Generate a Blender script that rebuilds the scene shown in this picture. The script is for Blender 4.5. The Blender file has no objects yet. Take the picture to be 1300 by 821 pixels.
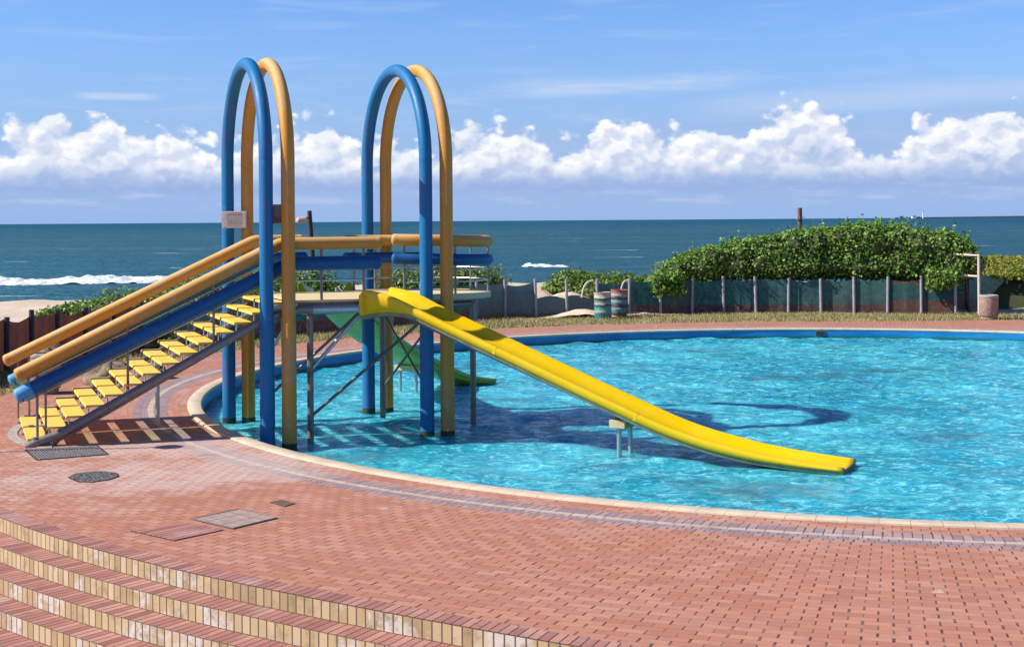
import bpy, bmesh, math, random
import numpy as np
from mathutils import Vector, Matrix, noise as mn
random.seed(7); rng = np.random.default_rng(11)
S = bpy.context.scene
COL = S.collection
R = math.radians
PI = math.pi
PC = Vector((7.61, 28.58, 0)); PR = 13.57          # pool centre and radius
WZ = -0.25                                          # water level
SUN_AZ, SUN_EL = R(8.5), R(39)                      # direction the shadows travel, sun elevation

# ------------------------------------------------------------------ helpers
def tag(o, label=None, cat=None, group=None, kind=None):
    if label: o['label'] = label
    if cat: o['category'] = cat
    if group: o['group'] = group
    if kind: o['kind'] = kind
    return o
def empty(name, loc, rz=0.0):
    o = bpy.data.objects.new(name, None); o.empty_display_size = .3
    o.location = loc; o.rotation_euler = (0, 0, rz); COL.objects.link(o); return o
def link(name, me, mat, parent=None, smooth=True, angle=40):
    o = bpy.data.objects.new(name, me); COL.objects.link(o)
    for m in (mat if isinstance(mat, (list, tuple)) else [mat]): me.materials.append(m)
    if smooth:
        me.polygons.foreach_set('use_smooth', [True]*len(me.polygons))
        try: me.set_sharp_from_angle(angle=R(angle))
        except Exception: pass
    if parent:
        o.parent = parent
        o.matrix_parent_inverse = Matrix.LocRotScale(parent.location, parent.rotation_euler, None).inverted()
    return o
def build(name, bm, mat, parent=None, smooth=True, angle=40):
    bmesh.ops.recalc_face_normals(bm, faces=bm.faces[:])
    me = bpy.data.meshes.new(name); bm.to_mesh(me); bm.free()
    return link(name, me, mat, parent, smooth, angle)
def frames(pts):
    pts = [Vector(p) for p in pts]; n = len(pts); T = []
    for i in range(n):
        a = (pts[i]-pts[i-1]).normalized() if i > 0 else None
        b = (pts[i+1]-pts[i]).normalized() if i < n-1 else None
        T.append(((a or b)+(b or a)).normalized())
    up = Vector((0, 0, 1)) if abs(T[0].z) < .9 else Vector((1, 0, 0))
    u = (up - T[0]*up.dot(T[0])).normalized(); U = []
    for t in T:
        u = (u - t*u.dot(t)).normalized(); U.append(u)
    return pts, T, U
def tube(bm, pts, r, n=18, dome=0.0, rr=None):
    pts, T, U = frames(pts)
    rad = [r if rr is None else rr[i] for i in range(len(pts))]
    # true width on mitred corners
    P = list(zip(pts, T, U, rad))
    if dome > 0:
        a, b = [], []
        for k in (0, .45, .8):
            s = math.sin(k*PI/2); c = math.cos((1-k)*PI/2)
        pre, post = [], []
        for k in (.97, .8, .5, .2):
            rk = math.sqrt(max(0, 1-k*k)) if k < .97 else .35
            pre.append((pts[0]-T[0]*dome*k, T[0], U[0], rad[0]*rk))
            post.insert(0, (pts[-1]+T[-1]*dome*k, T[-1], U[-1], rad[-1]*rk))
        P = pre + P + post
    rings = []
    for p, t, u, q in P:
        w = t.cross(u)
        rings.append([bm.verts.new(p + (u*math.cos(2*PI*k/n)+w*math.sin(2*PI*k/n))*q) for k in range(n)])
    for A, B in zip(rings, rings[1:]):
        for k in range(n): bm.faces.new((A[k], A[(k+1) % n], B[(k+1) % n], B[k]))
    bm.faces.new(rings[0][::-1]); bm.faces.new(rings[-1])
def box(bm, c, d, ux=(1, 0, 0), uy=(0, 1, 0), bev=0.0):
    c = Vector(c); ux = Vector(ux).normalized(); uy = Vector(uy).normalized(); uz = ux.cross(uy).normalized()
    v = [bm.verts.new(c + ux*(i*d[0]/2)+uy*(j*d[1]/2)+uz*(k*d[2]/2)) for i in (-1, 1) for j in (-1, 1) for k in (-1, 1)]
    fs = [bm.faces.new([v[q] for q in f]) for f in ((0, 1, 3, 2), (4, 6, 7, 5), (0, 4, 5, 1), (2, 3, 7, 6), (0, 2, 6, 4), (1, 5, 7, 3))]
    if bev > 0:
        es = list({e for f in fs for e in f.edges})
        bmesh.ops.bevel(bm, geom=es, offset=bev, segments=2, affect='EDGES')
def lathe(bm, prof, c=(0, 0, 0), n=32):
    c = Vector(c); rings = []
    for r, z in prof: rings.append([bm.verts.new(c+Vector((r*math.cos(2*PI*k/n), r*math.sin(2*PI*k/n), z))) for k in range(n)])
    for A, B in zip(rings, rings[1:]):
        for k in range(n): bm.faces.new((A[k], A[(k+1) % n], B[(k+1) % n], B[k]))
    bm.faces.new(rings[0][::-1]); bm.faces.new(rings[-1])
def catmull(P, n=8):
    P = [Vector(p) for p in P]; out = []
    Q = [P[0]*2-P[1]]+P+[P[-1]*2-P[-2]]
    for i in range(1, len(Q)-2):
        for k in range(n):
            t = k/n; a, b, c, d = Q[i-1:i+3]
            out.append(.5*((2*b)+(c-a)*t+(2*a-5*b+4*c-d)*t*t+(3*b-a-3*c+d)*t**3))
    out.append(P[-1]); return out
def lerp_table(tab, x):
    if x <= tab[0][0]: return tab[0][1]
    for (a, b), (c, d) in zip(tab, tab[1:]):
        if x <= c: return b+(d-b)*(x-a)/(c-a)
    return tab[-1][1]

# ------------------------------------------------------------------ node helpers
class G:
    def __init__(s, nt): s.nt = nt; s.n = nt.nodes; s.l = nt.links
    def new(s, t, **k):
        n = s.n.new(t)
        for a, b in k.items(): setattr(n, a, b)
        return n
    def put(s, sock, v):
        if isinstance(v, bpy.types.NodeSocket): s.l.new(v, sock)
        elif v is not None:
            if hasattr(sock.default_value, '__len__') and not hasattr(v, '__len__'): v = (v,)*len(sock.default_value)
            if hasattr(v, '__len__') and len(v) == 3 and len(sock.default_value) == 4: v = (*v, 1)
            sock.default_value = v
    def m(s, op, a, b=None, c=None, clamp=False):
        n = s.new('ShaderNodeMath', operation=op, use_clamp=clamp)
        s.put(n.inputs[0], a)
        if b is not None: s.put(n.inputs[1], b)
        if c is not None: s.put(n.inputs[2], c)
        return n.outputs[0]
    def vm(s, op, a, b=None):
        n = s.new('ShaderNodeVectorMath', operation=op); s.put(n.inputs[0], a)
        if b is not None: s.put(n.inputs[1], b)
        return n.outputs['Value'] if op in ('LENGTH', 'DOT_PRODUCT') else n.outputs[0]
    def mix(s, f, a, b, mode='MIX'):
        n = s.new('ShaderNodeMix', data_type='RGBA', blend_type=mode)
        s.put(n.inputs[0], f); s.put(n.inputs[6], a); s.put(n.inputs[7], b); return n.outputs[2]
    def noise(s, vec, scale, detail=4, rough=.55, dist=0, out='Fac'):
        n = s.new('ShaderNodeTexNoise'); s.put(n.inputs['Vector'], vec)
        n.inputs['Scale'].default_value = scale; n.inputs['Detail'].default_value = detail
        n.inputs['Roughness'].default_value = rough; n.inputs['Distortion'].default_value = dist
        return n.outputs[out]
    def vor(s, vec, scale, feature='F1', out='Distance', smooth=.5):
        n = s.new('ShaderNodeTexVoronoi', feature=feature); s.put(n.inputs['Vector'], vec)
        n.inputs['Scale'].default_value = scale
        if feature == 'SMOOTH_F1': n.inputs['Smoothness'].default_value = smooth
        return n.outputs[out]
    def ss(s, v, a, b, lo=0., hi=1.):
        n = s.new('ShaderNodeMapRange', interpolation_type='SMOOTHSTEP')
        s.put(n.inputs['Value'], v); s.put(n.inputs['From Min'], a); s.put(n.inputs['From Max'], b)
        n.inputs['To Min'].default_value = lo; n.inputs['To Max'].default_value = hi
        return n.outputs[0]
    def ramp(s, v, els, interp='LINEAR'):
        n = s.new('ShaderNodeValToRGB'); cr = n.color_ramp; cr.interpolation = interp
        while len(cr.elements) > 1: cr.elements.remove(cr.elements[-1])
        cr.elements[0].position = els[0][0]; cr.elements[0].color = (*els[0][1], 1)
        for p, c in els[1:]:
            e = cr.elements.new(p); e.color = (*c, 1)
        s.put(n.inputs[0], v); return n.outputs[0]
    def xyz(s, v):
        n = s.new('ShaderNodeSeparateXYZ'); s.put(n.inputs[0], v); return n.outputs
    def comb(s, x, y, z=0.):
        n = s.new('ShaderNodeCombineXYZ'); s.put(n.inputs[0], x); s.put(n.inputs[1], y); s.put(n.inputs[2], z); return n.outputs[0]
    def scale(s, v, k):
        n = s.new('ShaderNodeVectorMath', operation='MULTIPLY'); s.put(n.inputs[0], v); n.inputs[1].default_value = k; return n.outputs[0]
    def pos(s): return s.new('ShaderNodeNewGeometry').outputs['Position']
    def obj(s): return s.new('ShaderNodeTexCoord').outputs['Object']
def material(name):
    m = bpy.data.materials.new(name); m.use_nodes = True
    g = G(m.node_tree); b = m.node_tree.nodes['Principled BSDF']
    return m, g, b
def finish(g, b, col, rough=.5, bump=None, dist=.01, strength=1., metal=0., spec=None, coat=None):
    g.put(b.inputs['Base Color'], col); g.put(b.inputs['Roughness'], rough); b.inputs['Metallic'].default_value = metal
    if spec is not None: b.inputs['Specular IOR Level'].default_value = spec
    if coat: b.inputs['Coat Weight'].default_value = coat
    if bump is not None:
        n = g.new('ShaderNodeBump'); n.inputs['Distance'].default_value = dist; n.inputs['Strength'].default_value = strength
        g.put(n.inputs['Height'], bump); g.l.new(n.outputs[0], b.inputs['Normal'])
def paint(name, c, worn, rough=.35, sc=3., amt=.5, spec=.5, speck=None, top=None):
    m, g, b = material(name); p = g.pos()
    n1 = g.noise(p, sc, 6, .65); n2 = g.noise(g.scale(p, (9, 9, 2)), 3, 5, .7)
    col = g.mix(g.m('MULTIPLY', g.ss(n1, .45, .75), amt), c, worn)
    col = g.mix(g.m('MULTIPLY', g.ss(n2, .56, .76), amt*.6), col, [x*.42 for x in c])
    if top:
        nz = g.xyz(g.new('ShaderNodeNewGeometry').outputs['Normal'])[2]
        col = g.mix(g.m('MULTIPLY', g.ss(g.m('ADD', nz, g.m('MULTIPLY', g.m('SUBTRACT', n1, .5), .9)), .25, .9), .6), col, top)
    if speck:
        col = g.mix(g.m('MULTIPLY', g.ss(g.noise(p, 11, 6, .75), .60, .66), .75), col, speck); col = g.mix(g.ss(g.noise(p, 24, 4, .7), .70, .73), col, (.30, .27, .25))
    finish(g, b, col, g.ss(n1, .3, .8, rough, rough+.25), g.noise(p, 40, 4, .6), .002, .4, spec=spec)
    return m
def metal(name, c, rust, amt=.4, rough=.35, met=.8):
    m, g, b = material(name); p = g.pos()
    n = g.noise(p, 6, 6, .7)
    r = g.m('MULTIPLY', g.ss(n, .5, .7), amt)
    finish(g, b, g.mix(r, c, rust), g.m('MULTIPLY_ADD', r, .5, rough), g.noise(p, 30, 4), .003, .5)
    g.put(b.inputs['Metallic'], g.m('MULTIPLY_ADD', r, -met, met, clamp=True))
    return m
def plain(name, c, c2=None, rough=.7, sc=8., bump=.004, spec=.3):
    m, g, b = material(name); p = g.pos(); n = g.noise(p, sc, 6, .65)
    finish(g, b, g.mix(g.ss(n, .35, .7), c, c2 or [x*.75 for x in c]), rough, n, bump, 1., spec=spec); return m

M = {}
M['blue'] = paint('blue_paint', (.004, .145, .34), (.055, .11, .30), .42, 1.3, 1., spec=.35, speck=(.06, .22, .45))
M['blue_dark'] = paint('navy_blue_paint', (.003, .08, .24), (.010, .13, .31), .42, 2.2, .6, spec=.35, speck=(.05, .18, .38))
M['blue_tip'] = paint('pale_blue_paint', (.06, .30, .55), (.12, .38, .6), .4, 5, .6)
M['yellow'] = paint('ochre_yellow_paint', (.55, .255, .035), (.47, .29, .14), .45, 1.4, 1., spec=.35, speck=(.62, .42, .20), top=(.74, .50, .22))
M['tread'] = paint('tread_yellow_paint', (.86, .55, .07), (.72, .5, .16), .5, 9, .8, speck=(.42, .3, .13))
M['steel'] = metal('galvanised_steel', (.23, .20, .185), (.17, .09, .07), .6, .42, .3)
M['steel_rust'] = metal('rusty_steel', (.25, .20, .18), (.19, .07, .045), .9, .5, .55)
M['light_steel'] = metal('light_steel', (.5, .5, .5), (.3, .22, .18), .4, .35, .7)
M['grp_under'] = plain('slide_underside', (.27, .26, .15), (.17, .17, .11), .6, 5)
M['deckboard'] = plain('platform_surface', (.72, .55, .26), (.62, .5, .28), .6, 4)
M['fascia'] = plain('cream_fascia', (.60, .50, .30), (.42, .44, .33), .5, 5)
M['concrete'] = plain('concrete', (.42, .39, .34), (.28, .26, .23), .85, 7)
M['block'] = plain('tan_block', (.62, .5, .28), (.5, .38, .2), .7, 9)

def slide_mat(name, c, c2, stain):
    m, g, b = material(name); p = g.pos()
    n = g.noise(g.scale(p, (1, 1, 1)), 1.6, 5, .6); f = g.noise(g.scale(p, (2, 5, 8)), 2.2, 6, .7)
    col = g.mix(g.ss(n, .4, .72), c, c2); col = g.mix(g.m('MULTIPLY', g.ss(f, .54, .74), .55), col, stain); col = g.mix(g.m('MULTIPLY', g.ss(g.noise(p, 9, 6, .75), .58, .7), .3), col, [x*.55 for x in c])
    finish(g, b, col, g.ss(f, .4, .7, .22, .42), g.noise(p, 14, 4), .003, .4, spec=.5)
    tr = g.new('ShaderNodeBsdfTranslucent'); g.put(tr.inputs[0], col); mx = g.new('ShaderNodeMixShader'); mx.inputs[0].default_value = .28
    out = [x for x in m.node_tree.nodes if x.type == 'OUTPUT_MATERIAL'][0]
    g.l.new(b.outputs[0], mx.inputs[1]); g.l.new(tr.outputs[0], mx.inputs[2]); g.l.new(mx.outputs[0], out.inputs[0]); return m
M['slide_yellow'] = slide_mat('yellow_slide_gelcoat', (.96, .66, .0), (.97, .70, .02), (.85, .45, .08))
M['slide_green'] = slide_mat('green_slide_gelcoat', (.44, .52, .07), (.50, .57, .12), (.5, .48, .12))

# ------------------------------------------------------------------ polar brick paving
def polar(g):
    p = g.xyz(g.pos())
    dx = g.m('SUBTRACT', PC.x, p[0]); dy = g.m('SUBTRACT', PC.y, p[1])
    r = g.m('SQRT', g.m('ADD', g.m('MULTIPLY', dx, dx), g.m('MULTIPLY', dy, dy)))
    return g.m('ARCTAN2', dy, dx), r, p
def brick(g, vec, w, h, mortar=.007, off=.5, c1=(0, 0, 0), c2=(1, 1, 1), smooth=.1):
    n = g.new('ShaderNodeTexBrick'); g.put(n.inputs['Vector'], vec); n.offset = off
    n.inputs['Scale'].default_value = 1; n.inputs['Brick Width'].default_value = w; n.inputs['Row Height'].default_value = h
    n.inputs['Mortar Size'].default_value = mortar; n.inputs['Mortar Smooth'].default_value = smooth
    n.inputs['Color1'].default_value = (*c1, 1); n.inputs['Color2'].default_value = (*c2, 1); n.inputs['Mortar'].default_value = (.5, .5, .5, 1)
    return n.outputs
def paving():
    m, g, b = material('brick_paving')
    th, r, p = polar(g); P = g.pos()
    wob = g.noise(P, 1.2, 2)
    rr = g.m('ADD', r, g.m('MULTIPLY', g.m('SUBTRACT', wob, .5), .02))
    k = lambda a, bb: g.m('MULTIPLY', g.m('GREATER_THAN', rr, a), g.m('LESS_THAN', rr, bb))
    def cells(w, h, off, jr, jc):
        row = g.m('DIVIDE', rr, h); ri = g.m('FLOOR', row); rf = g.m('FRACT', row)
        x_ = g.m('ADD', g.m('DIVIDE', g.m('MULTIPLY', th, 16.), w), g.m('MULTIPLY', ri, off)); xi = g.m('FLOOR', x_); xf = g.m('FRACT', x_)
        wn = g.new('ShaderNodeTexWhiteNoise', noise_dimensions='2D'); g.put(wn.inputs[0], g.comb(xi, ri)); rn = wn.outputs['Value']
        jw = g.m('MULTIPLY_ADD', rn, jr*1.8, jr*.3)
        rad_ = g.m('GREATER_THAN', g.m('ABSOLUTE', g.m('SUBTRACT', xf, .5)), g.m('SUBTRACT', .5, g.m('DIVIDE', jw, w)))
        con = g.m('GREATER_THAN', g.m('ABSOLUTE', g.m('SUBTRACT', rf, .5)), .5-jc/h)
        return rn, g.m('MAXIMUM', rad_, con)
    rn1, m1 = cells(.222, .1108, .5, .0056, .0013)
    rn2, m2 = cells(.112, .2216, .37, .0054, .0018)
    wide = g.m('MAXIMUM', k(14.183, 14.405), k(14.516, 14.737))
    rnd = g.mix(wide, rn1, rn2); rnd = g.xyz(rnd)[0]; mort = g.xyz(g.mix(wide, m1, m2))[0]
    red = g.ramp(rnd, [(0, (.40, .165, .105)), (.5, (.45, .195, .125)), (1, (.50, .235, .155))])
    vio = g.ramp(rnd, [(0, (.25, .18, .20)), (.5, (.32, .22, .225)), (1, (.40, .27, .26))])
    crm = g.ramp(rnd, [(0, (.46, .36, .28)), (1, (.56, .45, .35))])
    col = g.mix(k(14.183, 14.737), red, vio)
    col = g.mix(k(14.405, 14.516), col, crm)
    # efflorescence, wear and dirt
    big = g.noise(P, .42, 5, .6); mid = g.noise(P, 2.6, 6, .7)
    near = g.new('ShaderNodeVectorMath', operation='DISTANCE'); g.put(near.inputs[0], P); near.inputs[1].default_value = (-4.6, 19.6, 0)
    zone = g.ss(near.outputs['Value'], 1.2, 4.8, 1., 0.)
    eff = g.m('MULTIPLY', g.ss(g.m('ADD', g.m('MULTIPLY', big, .5), g.m('ADD', g.m('MULTIPLY', mid, .45), g.m('MULTIPLY', zone, .24))), .56, .76), .62)
    pale = g.m('MULTIPLY', g.ss(r, 14.0, 16.6, .8, .25), g.ss(g.noise(g.comb(g.m('MULTIPLY', th, 6.), g.m('MULTIPLY', r, 1.4)), 1.1, 6, .7), .45, .75))
    col = g.mix(g.m('MAXIMUM', eff, g.m('MULTIPLY', pale, .55)), col, (.62, .48, .43))
    spots = g.ss(g.noise(P, 1.5, 6, .68), .655, .70)
    col = g.mix(g.m('MULTIPLY', spots, .7), col, (.62, .52, .46))
    dirt = g.ss(g.noise(P, 3.2, 7, .75), .50, .66)
    col = g.mix(g.m('MULTIPLY', dirt, .36), col, (.30, .14, .10))
    # moss below the stairs
    moss = g.new('ShaderNodeVectorMath', operation='DISTANCE'); g.put(moss.inputs[0], P); moss.inputs[1].default_value = (-5.9, 22.1, 0)
    col = g.mix(g.m('MULTIPLY', g.ss(moss.outputs['Value'], .3, 1.5, 1., 0.), g.ss(mid, .4, .62)), col, (.24, .22, .09))
    mvis = g.ss(g.noise(P, 3.3, 4, .7), .30, .62, .35, 1.)
    col = g.mix(g.m('MULTIPLY', mort, mvis), col, (.085, .042, .038))
    h = g.m('ADD', g.m('MULTIPLY', g.m('SUBTRACT', 1., mort), 1.), g.m('ADD', g.m('MULTIPLY', rnd, .35), g.m('MULTIPLY', g.noise(P, 30, 4), .25)))
    finish(g, b, col, .8, h, .006, .8, spec=.25); return m
M['paving'] = paving()
def riser_mat():
    m, g, b = material('step_riser_brick'); th, r, p = polar(g); P = g.pos()
    o = brick(g, g.comb(g.m('MULTIPLY', th, 18.3), g.m('ADD', p[2], 5.1)), .098, .17, .0075, 0)
    rnd = g.xyz(o[0])[0]
    c = g.ramp(rnd, [(0, (.35, .24, .13)), (.5, (.45, .32, .17)), (1, (.52, .39, .24))])
    c = g.mix(g.m('MULTIPLY', g.ss(g.noise(P, 1.1, 5, .65), .52, .6), g.ss(g.noise(P, 9, 4, .7), .38, .55)), c, (.54, .49, .44))
    c = g.mix(g.m('MULTIPLY', g.ss(g.noise(P, 5, 6, .75), .50, .66), .6), c, (.22, .15, .09))
    c = g.mix(o[1], c, (.13, .09, .06))
    finish(g, b, c, .8, g.m('SUBTRACT', 1., o[1]), .01, .9, spec=.25); return m
M['riser'] = riser_mat()
def tread_mat():
    m, g, b = material('step_tread_brick'); th, r, p = polar(g); P = g.pos()
    o = brick(g, g.comb(g.m('MULTIPLY', th, 18.6), g.m('MULTIPLY', r, .5)), .0905, 5, .006, 0)
    c = g.ramp(g.xyz(o[0])[0], [(0, (.28, .12, .10)), (.6, (.42, .19, .15)), (1, (.5, .26, .2))])
    c = g.mix(g.m('MULTIPLY', g.ss(g.noise(P, 1.5, 5), .55, .7), .5), c, (.55, .42, .38))
    c = g.mix(g.m('MULTIPLY', g.ss(g.noise(P, 6, 5), .5, .7), .3), c, (.18, .08, .06))
    c = g.mix(o[1], c, (.07, .04, .03))
    finish(g, b, c, .8, g.m('SUBTRACT', 1., o[1]), .006, .8, spec=.25); return m
M['step_tread'] = tread_mat()
def coping_mat():
    m, g, b = material('coping_stone'); th, r, p = polar(g); P = g.pos()
    o = brick(g, g.comb(g.m('MULTIPLY', th, 13.7), .2), .33, 5, .004, 0)
    c = g.mix(g.ss(g.noise(P, 2.2, 6, .65), .35, .7), (.66, .54, .39), (.54, .43, .31))
    c = g.mix(g.m('MULTIPLY', g.ss(g.noise(P, 14, 5, .7), .55, .7), .4), c, (.40, .31, .22))
    c = g.mix(o[1], c, (.3, .24, .18)); finish(g, b, c, .75, g.noise(P, 30, 4), .002, .6, spec=.3); return m
M['coping'] = coping_mat()
def poolwall_mat():
    m, g, b = material('pool_wall_paint'); P = g.pos(); z = g.xyz(P)[2]; th, r, _ = polar(g)
    n = g.noise(g.comb(g.m('MULTIPLY', th, 13.6), g.m('MULTIPLY', z, 6.)), 1.3, 6, .65)
    c = g.mix(g.ss(n, .35, .7), (.0, .17, .42), (.02, .26, .52))
    alg = g.ss(g.m('ADD', z, g.m('MULTIPLY', n, .05)), -.20, -.155, 1., 0.)
    c = g.mix(alg, c, (.02, .13, .10))
    lip = g.ss(z, -.035, -.03); c = g.mix(lip, c, (.10, .12, .11))
    finish(g, b, c, .4, n, .004, .6); return m
M['poolwall'] = poolwall_mat()

# ------------------------------------------------------------------ water
def pool_water():
    m, g, b = material('pool_water'); P = g.pos()
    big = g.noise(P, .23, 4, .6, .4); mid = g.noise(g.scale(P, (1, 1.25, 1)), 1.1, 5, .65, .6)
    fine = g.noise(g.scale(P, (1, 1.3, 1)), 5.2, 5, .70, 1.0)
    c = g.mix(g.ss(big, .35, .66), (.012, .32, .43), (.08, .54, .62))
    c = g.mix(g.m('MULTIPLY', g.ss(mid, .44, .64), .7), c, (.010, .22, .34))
    c = g.mix(g.m('MULTIPLY', g.ss(fine, .51, .62), .75), c, (.27, .80, .86))  # caustic light ripples painted in as bright water colour
    c = g.mix(g.m('MULTIPLY', g.ss(fine, .49, .36), .6), c, (.005, .17, .27))  # dark gaps between the painted caustics
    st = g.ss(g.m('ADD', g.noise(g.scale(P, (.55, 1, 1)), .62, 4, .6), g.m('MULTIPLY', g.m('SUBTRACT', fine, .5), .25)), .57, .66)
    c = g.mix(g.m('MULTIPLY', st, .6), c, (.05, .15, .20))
    h = g.m('ADD', g.m('MULTIPLY', g.noise(g.scale(P, (1, 1.5, 1)), 4.2, 5, .62, .8), g.ss(g.noise(P, .4, 3, .5), .35, .65, .35, 1.0)), g.m('MULTIPLY', g.noise(g.scale(P, (1, 1.4, 1)), .9, 2, .5, .3), .8))
    finish(g, b, c, .07, h, .11, 1.); b.inputs['IOR'].default_value = 1.33; b.inputs['Specular IOR Level'].default_value = .2
    b.subsurface_method = 'BURLEY'; b.inputs['Subsurface Weight'].default_value = .55; b.inputs['Subsurface Radius'].default_value = (.25, .9, 1.); b.inputs['Subsurface Scale'].default_value = .35
    return m
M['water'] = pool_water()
def sea():
    m, g, b = material('sea_water'); P = g.pos(); xy = g.xyz(P); Y = xy[1]
    far = g.ss(Y, 150., 2600.)
    c = g.mix(far, (.035, .110, .150), (.006, .075, .128))
    band = g.noise(g.scale(P, (.004, .022, 1)), 1., 4, .6)
    c = g.mix(g.m('MULTIPLY', g.ss(band, .45, .66), .65), c, (.095, .125, .150))
    c = g.mix(g.m('MULTIPLY', g.ss(g.noise(g.scale(P, (.05, .22, 1)), 1., 5, .7), .48, .62), .35), c, (.010, .06, .085))
    c = g.mix(g.m('MULTIPLY', g.ss(g.noise(g.scale(P, (.010, .05, 1)), 1., 5, .65), .52, .68), .5), c, (.012, .11, .13))
    # scattered whitecaps and foam
    fo = g.ss(g.noise(g.scale(P, (.028, .10, 1)), 1., 6, .62), .655, .675)
    fo2 = g.ss(g.noise(g.scale(P, (.25, .9, 1)), 1., 5, .75), .40, .56)
    nearfo = g.m('MULTIPLY', g.ss(g.noise(g.scale(P, (.03, .16, 1)), 1., 6, .66), .60, .66), g.ss(Y, 132., 185., 1., 0.))
    foam = g.m('MULTIPLY', g.m('MAXIMUM', fo, g.m('MULTIPLY', nearfo, .8)), fo2)
    c = g.mix(foam, c, (.75, .78, .78))
    h = g.m('ADD', g.m('MULTIPLY', g.noise(g.scale(P, (.05, .14, 1)), 1., 6, .7), 1.6), g.m('MULTIPLY', g.noise(g.scale(P, (.5, .9, 1)), 1., 5, .65), .25))
    bp = g.new('ShaderNodeBump'); bp.inputs['Distance'].default_value = 2.2; g.put(bp.inputs['Height'], h)
    df = g.new('ShaderNodeBsdfDiffuse'); g.put(df.inputs[0], c); g.l.new(bp.outputs[0], df.inputs['Normal'])
    gl = g.new('ShaderNodeBsdfGlossy'); gl.inputs['Roughness'].default_value = .38; g.put(gl.inputs[0], (.3, .85, 1.)); g.l.new(bp.outputs[0], gl.inputs['Normal'])
    mx = g.new('ShaderNodeMixShader'); g.put(mx.inputs[0], g.m('MULTIPLY_ADD', foam, -.1, .11)); g.l.new(df.outputs[0], mx.inputs[1]); g.l.new(gl.outputs[0], mx.inputs[2])
    o_ = [x for x in m.node_tree.nodes if x.type == 'OUTPUT_MATERIAL'][0]; g.l.new(mx.outputs[0], o_.inputs[0])
    return m
M['sea'] = sea()

def disc(name, rad, z, mat, kind='structure', n=96):
    bm = bmesh.new(); c = bm.verts.new((PC.x, PC.y, z)); vs = [bm.verts.new((PC.x+rad*math.cos(2*PI*k/n), PC.y+rad*math.sin(2*PI*k/n), z)) for k in range(n)]
    for k in range(n): bm.faces.new((c, vs[k], vs[(k+1) % n]))
    return tag(build(name, bm, mat, None, False), kind=kind)
# displaced pool surface
def pool_surface():
    st = .085; R0 = PR-.001; nx = int(2*R0/st)
    xs = np.linspace(-R0, R0, nx); X, Y = np.meshgrid(xs, xs)
    Z = np.zeros_like(X)
    for k in range(26):
        a = rng.uniform(0, 2*PI); lam = rng.uniform(.28, 1.5); ph = rng.uniform(0, 6.28)
        Z += .0048*lam*np.sin((X*math.cos(a)+Y*math.sin(a)+.12*np.sin(3*X*math.sin(a*3)+2*Y))*2*PI/lam+ph)
    rad = np.hypot(X, Y); idx = -np.ones(X.shape, int); inside = rad < R0+st
    s = np.where(rad > R0, R0/np.maximum(rad, 1e-6), 1.)
    X2, Y2 = X*s, Y*s
    idx[inside] = np.arange(inside.sum())
    V = np.stack([X2[inside]+PC.x, Y2[inside]+PC.y, Z[inside]+WZ], 1)
    a, b_, c, d = idx[:-1, :-1], idx[:-1, 1:], idx[1:, 1:], idx[1:, :-1]
    ok = (a >= 0) & (b_ >= 0) & (c >= 0) & (d >= 0)
    F = np.stack([a[ok], b_[ok], c[ok], d[ok]], 1)
    me = bpy.data.meshes.new('pool_water'); me.from_pydata(V.tolist(), [], F.tolist()); me.update()
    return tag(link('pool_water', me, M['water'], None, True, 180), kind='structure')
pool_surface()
bm = bmesh.new(); n = 200
prof = [(PR+.255, -.03), (PR+.25, .018), (PR+.235, .024), (PR+.02, .024), (PR, .012), (PR-.004, -.022), (PR+.006, -.03)]
rings = [[bm.verts.new((PC.x+r*math.cos(2*PI*k/n), PC.y+r*math.sin(2*PI*k/n), z)) for k in range(n)] for r, z in prof]
for A, B in zip(rings, rings[1:]):
    for k in range(n): bm.faces.new((A[k], A[(k+1) % n], B[(k+1) % n], B[k]))
tag(build('pool_coping', bm, M['coping'], None, True, 60), kind='structure')
bm = bmesh.new(); A, B = [[bm.verts.new((PC.x+PR*math.cos(2*PI*k/n)*1.0005, PC.y+PR*1.0005*math.sin(2*PI*k/n), z)) for k in range(n)] for z in (-.028, -1.3)]
for k in range(n): bm.faces.new((A[k], A[(k+1) % n], B[(k+1) % n], B[k]))
bm.faces.new(B)
tag(build('pool_basin', bm, M['poolwall'], None, True, 60), kind='structure')

# deck sheet: outer radius by angle (degrees from the pool centre)
DECK_OUT = [(0, 20.), (50, 20.2), (60, 19.2), (70, 17.6), (80, 16.7), (110, 16.6), (150, 16.7), (170, 17.0), (184, 17.5), (197, 18.4)]
def edge_r(d): return 18.4 if d < 223 else 18.4+.0145*(d-223)+(.0016*(d-236)**2 if d > 236 else 0)
def deck_r(d):
    d = d % 360
    return lerp_table(DECK_OUT, d) if d < 197 else (edge_r(d) if d < 300 else edge_r(300))
bm = bmesh.new(); n = 360; A = []; B = []
for k in range(n):
    t = R(k); A.append(bm.verts.new((PC.x+(PR+.25)*math.cos(t), PC.y+(PR+.25)*math.sin(t), 0))); r = deck_r(k)
    B.append(bm.verts.new((PC.x+r*math.cos(t), PC.y+r*math.sin(t), 0)))
for k in range(n): bm.faces.new((A[k], A[(k+1) % n], B[(k+1) % n], B[k]))
tag(build('pool_deck', bm, M['paving'], None, False), kind='structure')
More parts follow.
